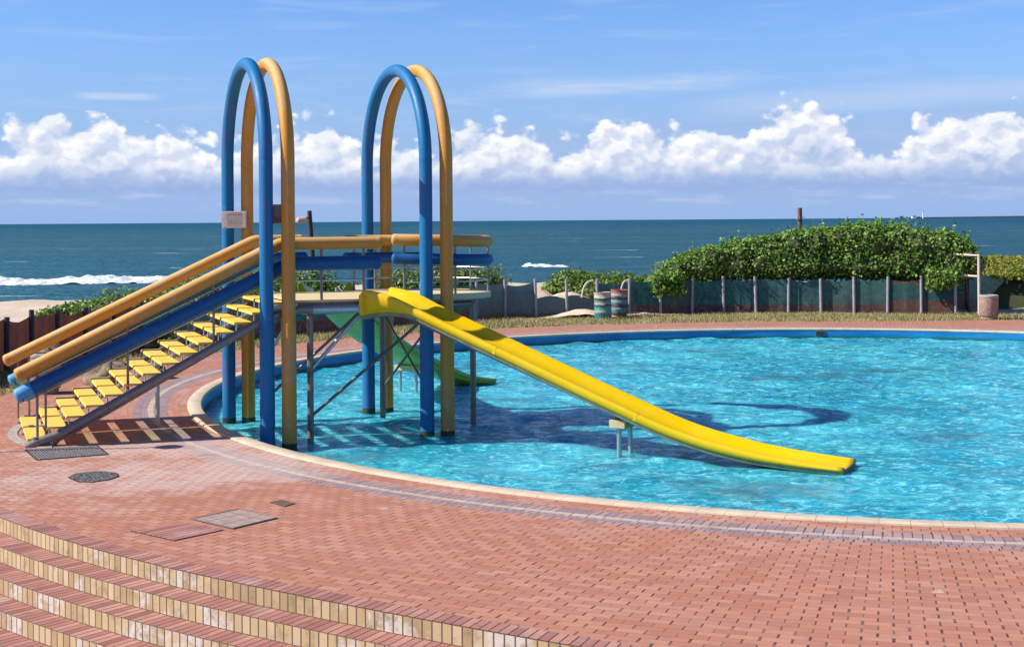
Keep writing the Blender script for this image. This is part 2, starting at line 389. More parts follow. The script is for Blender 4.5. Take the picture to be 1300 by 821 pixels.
# curved steps going down in front
NS = 9
bt = bmesh.new(); br = bmesh.new()
for i in range(NS):
    z0 = -.17*i; a0, a1 = 195, 300; m_ = 220; AG = [a0+(a1-a0)*k/m_ for k in range(m_+1)]
    pl = lambda off: [(PC.x+(edge_r(d_)+off)*math.cos(R(d_)), PC.y+(edge_r(d_)+off)*math.sin(R(d_))) for d_ in AG]
    top = pl(.285*i)
    T = [br.verts.new((x, y, z0-.001)) for x, y in top]; Bt = [br.verts.new((x, y, z0-.17)) for x, y in top]
    for k in range(m_): br.faces.new((T[k], T[k+1], Bt[k+1], Bt[k]))
    o2 = pl(.285*(i+1) if i < NS-1 else .285*i+60)
    I = [bt.verts.new((x, y, z0-.17)) for x, y in top]
    O = [bt.verts.new((x, y, z0-.17)) for x, y in o2]
    for k in range(m_): bt.faces.new((I[k], O[k], O[k+1], I[k+1]))
bn = bmesh.new(); I = [bn.verts.new((x, y, .003)) for x, y in pl(-.235)]; O = [bn.verts.new((x, y, .003)) for x, y in pl(.002)]
for k in range(m_): bn.faces.new((I[k], O[k], O[k+1], I[k+1]))
st_ = empty('curved_steps', (PC.x-10, PC.y-13, -.17)); tag(st_, kind='structure')
build('edge_course', bn, M['step_tread'], st_, False); build('step_treads', bt, M['step_tread'], st_, False); build('step_risers', br, M['riser'], st_, True)

# ------------------------------------------------------------------ ground, grass, dunes, sea
def ground_mat():
    m, g, b = material('sandy_ground'); P = g.pos(); z = g.xyz(P)[2]
    n = g.noise(P, .9, 6, .65); f = g.noise(P, 7, 5, .7)
    sand = g.mix(g.ss(n, .35, .7), (.62, .50, .38), (.52, .41, .30))
    sand = g.mix(g.m('MULTIPLY', g.ss(g.noise(g.scale(P, (1, 2.5, 1)), 1.6, 6, .75), .60, .68), .55), sand, (.22, .17, .12))
    th, r, _ = polar(g)
    soil = g.mix(g.ss(f, .4, .65), (.20, .19, .075), (.40, .32, .20))
    soil = g.mix(g.ss(n, .58, .70), soil, (.48, .38, .27))
    c = g.mix(g.ss(r, 20.9, 21.6), soil, sand)
    finish(g, b, c, .9, g.m('ADD', f, g.m('MULTIPLY', n, 2.)), .04, .7, spec=.15); return m
M['ground'] = ground_mat()
DUNE_H = [(0, .8), (45, .8), (66, .5), (80, .9), (97, .95), (113, .95), (125, .6), (140, .25), (160, -.02), (185, 0), (250, -.1), (360, .8)]
def terrain_z(x, y):
    dx, dy = x-PC.x, y-PC.y; r = math.hypot(dx, dy); d = math.degrees(math.atan2(dy, dx)) % 360
    if 190 < d < 350: return -1.9
    h = lerp_table(DUNE_H, d)
    t = min(1, max(0, (r-(20.6 if d > 72 else 27.))/5.5)); t = t*t*(3-2*t)
    z = -.012 + h*t
    if r > 21.5: z += .16*min(1, (r-21.5)/3)*(mn.fractal(Vector((x*.35, y*.35, 3)), 1., 2., 4))
    yb = y if d < 150 else y  # falls to the beach
    s = min(1, max(0, (max(y, PC.y+10)-53)/30)); s = s*s*(3-2*s)
    return z*(1-s) - 5.2*s
bm = bmesh.new()
rads = [15.9, 16.3, 17, 18, 19, 20, 20.8, 21.4, 22, 22.7, 23.4, 24.2, 25, 26, 27, 28, 29, 30, 31, 32, 34, 36, 39, 43, 48, 54, 62, 72, 85, 100, 130]
degs = [k*.75 for k in range(-16, 276)]
prev = None
for r in rads:
    row = []
    for d in degs:
        x = PC.x+r*math.cos(R(d)); y = PC.y+r*math.sin(R(d)); z = terrain_z(x, y)
        if r < 20.8: z = -.012
        row.append(bm.verts.new((x, y, z)))
    if prev:
        for k in range(len(degs)-1): bm.faces.new((prev[k], row[k], row[k+1], prev[k+1]))
    prev = row
gr = build('ground', bm, M['ground'], None, True, 180); tag(gr, kind='structure')
bm = bmesh.new()
# lower ground sheet behind and around the viewer, a metre and more below the deck
box(bm, (0, -90, -6.2), (900, 330, .2))
tag(build('lower_ground', bm, M['ground'], None, False), kind='structure')
bm = bmesh.new(); q = [-9000, -900, -120, 0, 120, 900, 9000]; qy = [75, 140, 200, 400, 1200, 4000, 15000]
V = [[bm.verts.new((x*(1.6 if abs(x) > 1000 else 1), y, -4)) for x in q] for y in qy]
for j in range(len(qy)-1):
    for i in range(len(q)-1): bm.faces.new((V[j][i], V[j][i+1], V[j+1][i+1], V[j+1][i]))
tag(build('sea', bm, M['sea'], None, False), kind='structure')

# grass strip blades
def add_mesh(name, V, F, mat, parent=None, smooth=False):
    me = bpy.data.meshes.new(name); me.from_pydata(V.reshape(-1, 3).tolist(), [], F.tolist()); me.update()
    return link(name, me, mat, parent, smooth)
def leafmat(name, cs, rough=.45, trans=.25):
    m, g, b = material(name)
    n = g.new('ShaderNodeNewGeometry').outputs['Random Per Island']
    c = g.ramp(n, [(i/(len(cs)-1), c) for i, c in enumerate(cs)])
    pn = g.noise(g.pos(), 1.3, 3, .6)
    c = g.mix(g.m('MULTIPLY', g.ss(pn, .5, .7), .35), c, cs[-1])
    finish(g, b, c, rough, spec=.25)
    tr = g.new('ShaderNodeBsdfTranslucent'); g.put(tr.inputs[0], c)
    mx = g.new('ShaderNodeMixShader'); mx.inputs[0].default_value = trans
    out = [x for x in m.node_tree.nodes if x.type == 'OUTPUT_MATERIAL'][0]
    g.l.new(b.outputs[0], mx.inputs[1]); g.l.new(tr.outputs[0], mx.inputs[2]); g.l.new(mx.outputs[0], out.inputs[0]); return m
M['grass'] = leafmat('dry_grass_blades', [(.14, .15, .04), (.26, .24, .08), (.42, .34, .15), (.54, .44, .22)], .7, .2)
M['leaf'] = leafmat('hedge_leaves', [(.07, .14, .018), (.12, .22, .03), (.17, .31, .045), (.23, .39, .07), (.30, .42, .10)], .6, .25)
M['leaf_low'] = leafmat('creeper_leaves', [(.07, .13, .02), (.12, .21, .035), (.18, .29, .05), (.25, .34, .08)], .4, .25)
M['leaf_yel'] = leafmat('yellow_green_leaves', [(.10, .15, .02), (.20, .24, .03), (.30, .32, .04), (.26, .20, .04)], .45, .25)
M['core'] = plain('dark_core', (.055, .075, .025), (.05, .05, .025), .9, 6)  # dark tone stands in for the shade deep inside foliage
M['bark'] = plain('bark', (.16, .11, .07), (.09, .065, .045), .9, 8)
GR = 46000
d = rng.uniform(50, 192, GR); fr = rng.random(GR)
rin = np.array([lerp_table(DECK_OUT, x) for x in d]); rout = np.array([lerp_table([(50, 21.3), (112, 21.2), (133, 20.1), (170, 19.6), (192, 19.6)], x) for x in d])
rr = rin-.02+(rout-rin)*fr
x = PC.x+rr*np.cos(np.radians(d)); y = PC.y+rr*np.sin(np.radians(d))
dens = np.array([mn.noise(Vector((a*.8, b*.8, 1))) for a, b in zip(x, y)]); keep = dens > rng.uniform(-1.0, .1, GR)
x, y, dens = x[keep], y[keep], dens[keep]; K = len(x)
a = rng.uniform(0, 2*PI, K); h = rng.uniform(.03, .10, K)*(1+.6*dens); w = .012
V = np.zeros((K, 3, 3)); V[:, 0] = np.stack([x-w*np.cos(a), y-w*np.sin(a), np.full(K, -.012)], 1); V[:, 1] = np.stack([x+w*np.cos(a), y+w*np.sin(a), np.full(K, -.012)], 1)
V[:, 2] = np.stack([x+rng.normal(0, .03, K), y+rng.normal(0, .03, K), h], 1)
tag(add_mesh('grass', V, np.arange(K*3).reshape(-1, 3), M['grass']), 'dry patchy grass strip between the brick deck and the fence', 'grass', kind='stuff')

def leaves(pts, nrm, size, jitter=.7):
    K = len(pts); n = nrm+rng.normal(0, jitter, (K, 3)); n[:, 2] += .35; n /= np.linalg.norm(n, axis=1)[:, None]
    t = rng.normal(0, 1, (K, 3)); t -= (t*n).sum(1)[:, None]*n; t /= np.linalg.norm(t, axis=1)[:, None]
    s = np.cross(n, t); L = size*rng.uniform(.6, 1.3, K)[:, None]; W = L*rng.uniform(.32, .5, K)[:, None]
    V = np.zeros((K, 4, 3)); V[:, 0] = pts; V[:, 1] = pts+t*L*.5+s*W+n*L*.06; V[:, 2] = pts+t*L; V[:, 3] = pts+t*L*.5-s*W+n*L*.06
    return V, np.arange(K*4).reshape(-1, 4)
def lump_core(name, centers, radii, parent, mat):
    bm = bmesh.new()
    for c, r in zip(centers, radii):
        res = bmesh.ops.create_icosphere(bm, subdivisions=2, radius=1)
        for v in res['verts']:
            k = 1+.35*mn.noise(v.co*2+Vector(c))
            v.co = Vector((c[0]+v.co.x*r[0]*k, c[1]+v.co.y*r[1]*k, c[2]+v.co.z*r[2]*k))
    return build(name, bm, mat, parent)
def cam_at(px, Rad):            # point on a circle round the pool centre that shows at that column
    k = (px-650)/1800.0
    A_ = k*k+1; B_ = -2*(k*PC.x+PC.y); C_ = PC.x**2+PC.y**2-Rad*Rad
    Y = (-B_+math.sqrt(B_*B_-4*A_*C_))/(2*A_); return k*Y, Y
def zat(y, Y, px): return 3.3-(y-279.3+(px-650)*.00698)*Y/1800

# ------------------------------------------------------------------ big hedge bush on the fence
TOP = [(828, 354), (838, 342), (852, 332), (872, 325), (900, 316), (925, 312), (950, 306), (1000, 299), (1030, 293), (1060, 290), (1100, 286), (1125, 289), (1140, 287), (1165, 295), (1190, 295), (1210, 299), (1228, 308), (1240, 322)]
BOT = [(828, 372), (845, 366), (870, 355), (900, 352), (1150, 351), (1190, 360), (1205, 366), (1220, 348), (1240, 345)]
hx, hy = cam_at(1035, 21.8)
hedge = empty('hedge', (hx, hy, .4)); tag(hedge, 'tall dark green wind-clipped bush leaning over the mesh fence beyond the pool', 'hedge')
C_, Rr_ = [], []
pts, nrm = [], []
for px in np.arange(834, 1240, 9.0):
    zt = 0
    for Rad, wgt in ((21.35, .0), (22.3, .0), (23.2, -.25)):
        X, Y = cam_at(px, Rad); zt = zat(lerp_table(TOP, px), Y, px)+wgt; zb = zat(lerp_table(BOT, px), Y, px)+(.05 if Rad < 22 else -.1)
        hgt = max(.25, zt-zb); nl = max(1, int(hgt/.42))
        for j in range(nl):
            cz = zb+.2+(hgt-.4)*((j+.5)/nl); c = (X+random.uniform(-.1, .1), Y+random.uniform(-.2, .2), cz); rr_ = min(.42, hgt*.5)*random.uniform(.8, 1.15)
            C_.append(c); Rr_.append((rr_*.72, rr_*.72, rr_*.72))
            K = 150
            dirs = rng.normal(0, 1, (K, 3)); dirs /= np.linalg.norm(dirs, axis=1)[:, None]
            rad = rr_*rng.uniform(.75, 1.18, K)[:, None]
            pts.append(np.array(c)+dirs*rad); nrm.append(dirs)
for px0, px1, y0_, y1_ in ((834, 868, 350, 370), (1178, 1214, 346, 362)):
    for k in range(26):
        px = random.uniform(px0, px1); X, Y = cam_at(px, random.uniform(20.55, 20.95)); yy = random.uniform(y0_, y1_); c = (X, Y, zat(yy, Y, px)); rr_ = random.uniform(.14, .24); C_.append(c); Rr_.append((rr_*.6,)*3)
        dirs = rng.normal(0, 1, (60, 3)); dirs /= np.linalg.norm(dirs, axis=1)[:, None]; pts.append(np.array(c)+dirs*rr_*rng.uniform(.7, 1.2, 60)[:, None]); nrm.append(dirs)
# sprigs that break the outline
for k in range(760):
    px = random.uniform(832, 1238); X, Y = cam_at(px, random.uniform(21.2, 23.0)); zt = zat(lerp_table(TOP, px), Y, px)
    L = random.uniform(.05, .22)*(2.2 if random.random() < .25 else 1); dv = Vector((random.uniform(-.4, .6), random.uniform(-.3, .3), 1)).normalized()
    for q in range(9):
        t = q/8; pts.append(np.array([[X, Y, zt-.1]])+np.array([dv[:]])*L*t+rng.normal(0, .025, (1, 3))); nrm.append(rng.normal(0, 1, (1, 3)))
Vv, Ff = leaves(np.concatenate(pts), np.concatenate(nrm), .108)
add_mesh('foliage', Vv, Ff, M['leaf'], hedge)
lump_core('hedge_shade_core', C_, Rr_, hedge, M['core'])  # solid dark lumps, the hedge's inner shade put into their colour
for px in range(850, 1235, 38):
    bm = bmesh.new(); X, Y = cam_at(px, 22.0+random.uniform(-.2, .3)); zb = terrain_z(X, Y)-.1; zz = zat(lerp_table(BOT, px), Y, px)+.4
    tube(bm, [(X, Y, zb), (X+random.uniform(-.15, .15), Y, (zb+zz)/2), (X+random.uniform(-.2, .2), Y, zz)], .05, 8, rr=[.07, .05, .04]); build('trunk', bm, M['bark'], hedge)

def shrub(name, label, cat, x, y, z, rx, ry, rz, n, mat, size=.11, group=None):
    e = empty(name, (x, y, z)); tag(e, label, cat, group)
    cs, rs, P, Nn = [], [], [], []
    k = max(3, int(rx*ry*6))
    for i in range(k):
        a = random.uniform(0, 2*PI); q = math.sqrt(random.random())*.8
        c = (x+rx*q*math.cos(a), y+ry*q*math.sin(a), z+rz*random.uniform(.25, .62)*(1-.45*q)); rr_ = rz*random.uniform(.30, .46)
        cs.append(c); rs.append((rr_*1.2, rr_*1.2, rr_*.75)); K = n//k
        d_ = rng.normal(0, 1, (K, 3)); d_ /= np.linalg.norm(d_, axis=1)[:, None]; d_[:, 2] = np.abs(d_[:, 2])
        P.append(np.array(c)+d_*np.array([rr_*1.6, rr_*1.6, rr_*1.15])*rng.uniform(.7, 1.15, K)[:, None]); Nn.append(d_)
    V, F = leaves(np.concatenate(P), np.concatenate(Nn), size); add_mesh('foliage', V, F, mat, e)
    lump_core('shrub_shade_core', cs, rs, e, M['core']); return e  # dark filler lumps, shade inside the shrub given as colour
SH = [  # px, Rad, rx, ry, height, leaf count, material, label, size
 (104, 26.0, 1.35, 1.2, .80, 3400, 'leaf_low', 'low green bush on the sand behind the brown fence, farthest left'),
 (205, 23.6, 1.9, 1.2, 1.35, 3800, 'leaf_low', 'bushy green creeper behind the fence, seen between the stair handrails'),
 (268, 23.6, 1.8, 1.2, 1.6, 3600, 'leaf_low', 'green creeper behind the fence next to the left blue arch'),
 (330, 23.8, 1.6, 1.0, 1.6, 3000, 'leaf_low', 'green creeper behind the fence between the left pair of arches'),
 (398, 23.6, .9, .9, 1.62, 1700, 'leaf_low', 'leafy green bush behind the platform at the foot of the black pole'),
 (512, 24.0, 1.2, 1.0, 1.40, 2200, 'leaf_low', 'low green shrub seen above the platform beside the right arch'),
 (578, 24.0, 1.5, 1.0, 1.42, 2400, 'leaf_low', 'low green shrub behind the right end of the platform'),
 (746, 23.4, 1.35, 1.1, 1.12, 4000, 'leaf_low', 'low green bush on the dune to the left of the two drums'),
 (792, 23.0, 1.4, 1.1, 1.12, 4200, 'leaf_low', 'low green bush on the dune right behind the two drums'),
 (828, 22.6, 1.1, .9, 1.1, 2800, 'leaf_low', 'low green bush where the tall hedge begins'),
]
for px, Rad, rx, ry, hh, nn, mt, lab in SH:
    X, Y = cam_at(px, Rad); shrub('dune_shrub', lab, 'shrub', X, Y, terrain_z(X, Y)-.05, rx, ry, hh, nn, M[mt], group='low shrubs on the dune beyond the fence')
X, Y = cam_at(207, 18.9); shrub('garden_shrub', 'small yellow-green shrub inside the fence seen below the blue handrail', 'shrub', X, Y, 0, .35, .3, .45, 700, M['leaf_yel'], .08)
# yellow-green ground cover on the dune at right
P, Nn = [], []
for k in range(17000):
    px = random.uniform(1215, 1330); D_ = random.uniform(51.6, 62); X = (px-650)/1800*D_
    if px < 1236 and D_ < 53: continue
    z = zat(352, 51.6, px) + (zat(332, 58, px)-zat(352, 51.6, px))*min(1, (D_-51.6)/6.4) + .13*mn.noise(Vector((X*1.3, D_*1.3, 0)))
    P.append((X, D_, z+random.uniform(-.07, .06))); Nn.append((0, -.3, 1))
V, F = leaves(np.array(P), np.array(Nn), .13)
gc = add_mesh('ground_cover', V, F, M['leaf_yel']); tag(gc, 'yellow-green creeping plants covering the dune at the right edge', 'ground cover', kind='stuff')
bm = bmesh.new(); prev = None
for D_ in np.linspace(51.2, 63, 12):
    row = []
    for px in np.linspace(1212, 1345, 24):
        X = (px-650)/1800*D_; z = zat(352, 51.6, px)+(zat(332, 58, px)-zat(352, 51.6, px))*min(1, (D_-51.6)/6.4)-.08+.13*mn.noise(Vector((X*1.3, D_*1.3, 0)))
        if D_ < 51.5: z = -.1
        row.append(bm.verts.new((X, D_, z)))
    if prev:
        for k in range(23): bm.faces.new((prev[k], row[k], row[k+1], prev[k+1]))
    prev = row
tag(build('dune_bank', bm, M['core'], None, True, 180), kind='structure')

# ------------------------------------------------------------------ fence
FR = [(60, 21.), (112, 20.9), (122, 20.3), (133, 19.75), (150, 19.3), (170, 19.2), (195, 19.2)]
def cloth(name, top, mid, bot, z1, z2, mott=.5):
    m, g, b = material(name); P = g.pos(); z = g.xyz(P)[2]
    zz = g.m('ADD', z, g.m('MULTIPLY', g.m('SUBTRACT', g.noise(P, .9, 3), .5), .22))
    c = g.mix(g.ss(zz, z1-.01, z1+.01), bot, mid); c = g.mix(g.ss(zz, z2-.01, z2+.01), c, top)
    mo = g.noise(P, 6.5, 6, .8); c = g.mix(g.m('MULTIPLY', g.ss(mo, .46, .6), mott), c, (.24, .38, .33)); c = g.mix(g.m('MULTIPLY', g.ss(g.noise(P, 16, 4, .7), .52, .66), mott*.6), c, (.03, .05, .05))
    rn = g.new('ShaderNodeObjectInfo').outputs['Random']; c = g.mix(g.m('MULTIPLY', rn, .45), c, g.mix(g.ss(z, .2, .9), (.16, .12, .10), (.16, .24, .23)))
    c = g.mix(g.m('MULTIPLY', g.ss(g.noise(g.scale(P, (6, 6, 1)), 1.2, 5, .7), .55, .7), .5), c, (.30, .26, .22))
    finish(g, b, c, .8, g.noise(P, 25, 3), .01, .5, spec=.2); return m
M['panel_brown'] = plain('brown_panel', (.26, .13, .10), (.19, .095, .08), .7, 3)
M['panel_teal'] = cloth('teal_shade_cloth', (.06, .23, .22), (.05, .20, .20), (.20, .085, .09), .30, .9)
M['panel_mix'] = cloth('striped_shade_cloth', (.16, .085, .06), (.02, .13, .14), (.20, .085, .065), .48, 1.0, .25)
M['panel_grey'] = cloth('grey_board', (.19, .26, .31), (.15, .21, .26), (.20, .13, .10), .12, .9, .25)
M['panel_green'] = cloth('pale_green_cloth', (.12, .26, .18), (.10, .24, .17), (.26, .12, .08), .38, 1.2, .6)
M['post'] = plain('grey_fence_post', (.34, .32, .36), (.26, .24, .28), .6, 5)
M['post_dark'] = plain('dark_fence_post', (.035, .035, .05), (.06, .06, .08), .6, 5)
M['pinkpipe'] = paint('weathered_white_pipe', (.66, .52, .46), (.5, .38, .32), .5, 4, .6)
fence = empty('fence', (PC.x, PC.y+20.9, 0)); tag(fence, 'long curved fence of dark shade cloth and grey posts round the pool', 'fence')
posts = []; dg = 69.2
while dg < 190:
    rad = lerp_table(FR, dg); posts.append((dg, PC.x+rad*math.cos(R(dg)), PC.y+rad*math.sin(R(dg)))); dg += math.degrees(1.12/rad)
for i, (dg, x, y) in enumerate(posts):
    px = 650+1800*x/y
    hp = 1.25; dark = dg > 152
    bm = bmesh.new(); u = Vector((math.cos(R(dg)), math.sin(R(dg)), 0)); t = Vector((-u.y, u.x, 0))
    lean = random.uniform(-.035, .035)
    tube(bm, [(x, y, -.05), (x+lean, y, hp+random.uniform(-.05, .06))], .052 if not dark else .062, 10)
    build('post', bm, M['post_dark' if dark else 'post'], fence)
    if i+1 < len(posts):
        d2, x2, y2 = posts[i+1]; pxm = 650+1800*(x+x2)/(y+y2)
        mt = 'panel_brown' if dg > 152 else ('panel_mix' if pxm > 1118 else ('panel_grey' if 598 < pxm < 680 else 'panel_teal'))
        top0, top1 = (1.17, 1.17)
        if 680 < pxm < 758: mt = 'panel_grey'; top0 = top1 = .62
        if 757 < pxm < 800: top0, top1 = 1.1, 1.1
        if 640 < pxm < 680: top0, top1 = 1.2, 1.12
        bm = bmesh.new(); off = u*.045; A = []; NN = 7; sg_ = random.uniform(.02, .12)
        for s in range(NN):
            f = s/(NN-1); X = x+(x2-x)*f; Y = y+(y2-y)*f; sag = -sg_*math.sin(PI*f) if top0 > 1 else .08*math.sin(PI*f*1.3+i)
            bul = .05*math.sin(PI*f)*random.uniform(-1, 1)
            A.append([bm.verts.new((X+off.x+u.x*bul, Y+off.y+u.y*bul, zq)) for zq in (-.06, .35, .8 if top0 > 1 else .45, top0+(top1-top0)*f+sag)])
        for a_, b_ in zip(A, A[1:]):
            for q in range(3): bm.faces.new((a_[q], b_[q], b_[q+1], a_[q+1]))
        r_ = bmesh.ops.solidify(bm, geom=bm.faces[:], thickness=.012)
        build('panel', bm, M[mt], fence)
    pass
for px, sx in ((753, -.42), (797, -.28)):
    X, Y = cam_at(px, 20.75); bm = bmesh.new(); tube(bm, catmull([(X, Y, 1.2), (X+sx*.45, Y-.03, 1.16), (X+sx*.8, Y-.05, .98), (X+sx, Y-.08, .62)], 5), .03, 8)
    build('stay_rod', bm, M['pinkpipe'], fence)
fence2 = empty('fence', (18, 52, 0)); tag(fence2, 'short pale green cloth fence at the far right behind the round bin', 'fence')
p2 = [(13.2, 50.2), (14.75, 50.4), (16.35, 50.9), (18.15, 52.1), (19.9, 53.2), (21.6, 54.3), (23.3, 55.4)]
for i, (x, y) in enumerate(p2):
    bm = bmesh.new(); tube(bm, [(x, y, -.1), (x, y, 1.28)], .055, 10); build('post', bm, M['post_dark' if i in (1, 2) else 'post'], fence2)
    if i+1 < len(p2):
        x2, y2 = p2[i+1]; bm = bmesh.new(); dv = Vector((x2-x, y2-y, 0)); L = dv.length
        box(bm, ((x+x2)/2-.02, (y+y2)/2+.06, .56), (L, .02, 1.22), dv, Vector((-dv.y, dv.x, 0))); build('panel', bm, M['panel_green' if i > 1 else 'panel_mix'], fence2)
# pipe frame beside the bin
fr = empty('pipe_frame', (15.66, 47.6, 0)); tag(fr, 'tall white pipe frame with two crossbars beside the round bin', 'pipe frame')
bm = bmesh.new(); tube(bm, [(15.66, 47.6, -.05), (15.66, 47.6, 2.05)], .045, 12); build('upright', bm, M['pinkpipe'], fr)
for z in (2.0, 1.3):
    bm = bmesh.new(); tube(bm, [(15.62, 47.62, z), (15.02, 48.25, z+.03)], .035, 10); build('crossbar', bm, M['pinkpipe'], fr)

# ------------------------------------------------------------------ bins, drums, poles, rocks
def agg(name):
    m, g, b = material(name); P = g.pos(); v = g.vor(P, 55, 'F1', 'Color'); n = g.xyz(v)[0]
    c = g.ramp(n, [(0, (.20, .115, .09)), (.4, (.33, .20, .16)), (.8, (.42, .28, .23)), (1, (.55, .45, .38))])
    finish(g, b, c, .85, g.vor(P, 55), .006, .8, spec=.2); return m
M['aggregate'] = agg('pebble_aggregate')
def bin_(x, y, label):
    e = empty('litter_bin', (x, y, 0)); tag(e, label, 'litter bin', 'round pebble-finish concrete litter bins')
    bm = bmesh.new(); lathe(bm, [(.255, 0), (.26, .09), (.285, .10), (.30, .12), (.30, .70), (.27, .70), (.27, .25)], (x, y, 0)); build('body', bm, M['aggregate'], e)
    bm = bmesh.new(); lathe(bm, [(.262, .68), (.305, .703), (.315, .72), (.31, .765), (.28, .785), (.235, .785), (.225, .70), (.22, .5)], (x, y, 0)); build('rim', bm, M['concrete'], e)
bin_(15.36, 45.75, 'round pinkish pebble-finish bin at the far right beyond the pool')
bin_(-9.1, 27.55, 'round pebble-finish bin behind the foot of the stairs')
def drum_mat(name, cols):
    m, g, b = material(name); P = g.pos(); z = g.xyz(P)[2]; n = g.noise(P, 7, 6, .7)
    zz = g.m('ADD', g.m('DIVIDE', z, .95), g.m('MULTIPLY', g.m('SUBTRACT', n, .5), .16))
    c = g.ramp(zz, cols, 'CONSTANT'); c = g.mix(g.m('MULTIPLY', g.ss(g.noise(P, 13, 5, .75), .5, .62), .5), c, (.10, .06, .045))
    finish(g, b, c, .65, n, .01, .6); return m
M['drum1'] = drum_mat('painted_drum_turquoise', [(0, (.03, .28, .30)), (.20, (.35, .22, .18)), (.27, (.05, .35, .33)), (.42, (.06, .07, .08)), (.50, (.42, .30, .27)), (.56, (.08, .28, .27)), (.66, (.05, .06, .07)), (.72, (.50, .43, .35))])
M['drum2'] = drum_mat('painted_drum_rust', [(0, (.10, .06, .06)), (.16, (.10, .30, .32)), (.32, (.08, .06, .06)), (.45, (.12, .25, .27)), (.62, (.06, .05, .05)), (.70, (.30, .30, .31)), (.84, (.36, .14, .10))])
M['drum_in'] = plain('drum_inside', (.25, .17, .13), (.12, .08, .06), .8, 5)
def drum(x, y, z, mat, label, tilt):
    e = empty('oil_drum', (x, y, z)); tag(e, label, 'drum', 'old painted oil drums by the fence')
    pr = [(.27, 0), (.285, .02)]
    for k in range(1, 4): pr += [(.283, .23*k-.03), (.298, .23*k-.012), (.298, .23*k+.012), (.283, .23*k+.03)]
    pr += [(.285, .86), (.296, .875), (.296, .895), (.28, .895), (.275, .86), (.27, .35)]
    bm = bmesh.new(); lathe(bm, pr, (x, y, z)); bmesh.ops.rotate(bm, verts=bm.verts[:], cent=(x, y, z), matrix=Matrix.Rotation(tilt, 3, 'Y'))
    build('body', bm, mat, e, True, 50)
    bm = bmesh.new(); lathe(bm, [(.01, .42), (.266, .42), (.266, .40), (.01, .40)], (x, y, z)); build('rubbish', bm, M['drum_in'], e)
drum(3.02, 47.3, -.02, M['drum1'], 'open-topped oil drum with turquoise and white bands, the nearer and left one', R(-1.5))
drum(3.58, 48.05, .03, M['drum2'], 'oil drum with rust-red top leaning by the fence, the farther and right one', R(2.5))
# sand heap by the drums and over the low panels
bm = bmesh.new(); prev = None
for j in range(26):
    row = []
    for i in range(60):
        X = -.2+i*.115; Y = 47.6+j*.13; f = math.exp(-((X-2.4)/.9)**2)*.30*math.exp(-((Y-48.1)/.6)**2)
        f2 = (math.exp(-((X-2.0)/1.2)**2)*.75+.35*math.exp(-((X-4.2)/.9)**2))*min(1, max(0, (Y-48.95)/1.0))
        z = -.03+f+f2+.03*mn.noise(Vector((X*3, Y*3, 0)))*(f+f2 > .02); row.append(bm.verts.new((X, Y, z)))
    if prev:
        for k in range(59): bm.faces.new((prev[k], row[k], row[k+1], prev[k+1]))
    prev = row
sm, sg, sb = material('blown_sand'); sn = sg.noise(sg.pos(), 2.2, 6, .7)
finish(sg, sb, sg.mix(sg.ss(sn, .45, .68), (.66, .53, .40), (.40, .30, .20)), .95, sg.noise(sg.pos(), 12, 5), .03, .8, spec=.1)
tag(build('sand_heap', bm, sm, None, True, 180), 'pale sand blown against the fence around the two drums', 'sand', kind='stuff')
M['tar'] = plain('tarred_timber', (.03, .026, .03), (.07, .05, .05), .7, 12)
M['timber'] = plain('weathered_timber', (.17, .10, .08), (.10, .06, .055), .85, 9)
M['pinkish'] = plain('faded_pink_paint', (.62, .45, .38), (.5, .28, .2), .6, 9)
e = empty('black_pole', (-6.65, 47.6, .2)); tag(e, 'black pole with a pale round lamp behind the slide platform', 'pole')
bm = bmesh.new(); tube(bm, [(-6.62, 47.6, .0), (-6.70, 47.6, 2.0), (-6.80, 47.6, 3.66)], .1, 12, rr=[.095, .085, .075]); build('shaft', bm, M['tar'], e)
bm = bmesh.new(); tube(bm, [(-6.79, 47.5, 3.42), (-6.95, 47.45, 3.42)], .03, 8); build('bracket', bm, M['tar'], e)
bm = bmesh.new(); tube(bm, [(-6.9, 47.4, 3.36), (-7.12, 47.35, 3.34)], .11, 12, dome=.08); build('lamp', bm, M['pinkish'], e)
X = 365.5/1800*53.0
e = empty('wooden_pole', (X, 53, .6)); tag(e, 'brown wooden pole with a rusty bracket standing up behind the hedge', 'pole')
bm = bmesh.new(); tube(bm, [(X, 53, .2), (X, 53, 3.68)], .085, 12); build('shaft', bm, M['timber'], e)
bm = bmesh.new(); box(bm, (X-.07, 52.93, 3.3), (.13, .1, .14), bev=.02); box(bm, (X+.1, 52.95, 3.32), (.14, .06, .04), bev=.01); build('bracket', bm, M['pinkish'], e)
def rock(x, y, s, label):
    bm = bmesh.new(); bmesh.ops.create_icosphere(bm, subdivisions=4, radius=1)
    sd = Vector((x*3, y*2, 0))
    for v in bm.verts:
        k = 1+.35*mn.fractal(v.co*1.3+sd, 1., 2., 4); v.co = Vector((v.co.x*s[0]*k, v.co.y*s[1]*k, max(-.3, v.co.z)*s[2]*k))
    o = build('boulder', bm, M['rock']); o.location = (x, y, 0); tag(o, label, 'boulder', 'boulders on the grass behind the stairs')
M['rock'] = plain('brown_rock', (.30, .22, .15), (.12, .09, .07), .9, 5, .03)
rock(-8.35, 29.2, (.52, .4, .42), 'tan boulder seen under the lower blue handrail')
rock(-7.6, 30.0, (.34, .3, .3), 'smaller dark boulder to the right of the tan boulder')
rock(-10.2, 31.3, (.4, .35, .62), 'upright pale boulder behind the round bin by the brown fence')

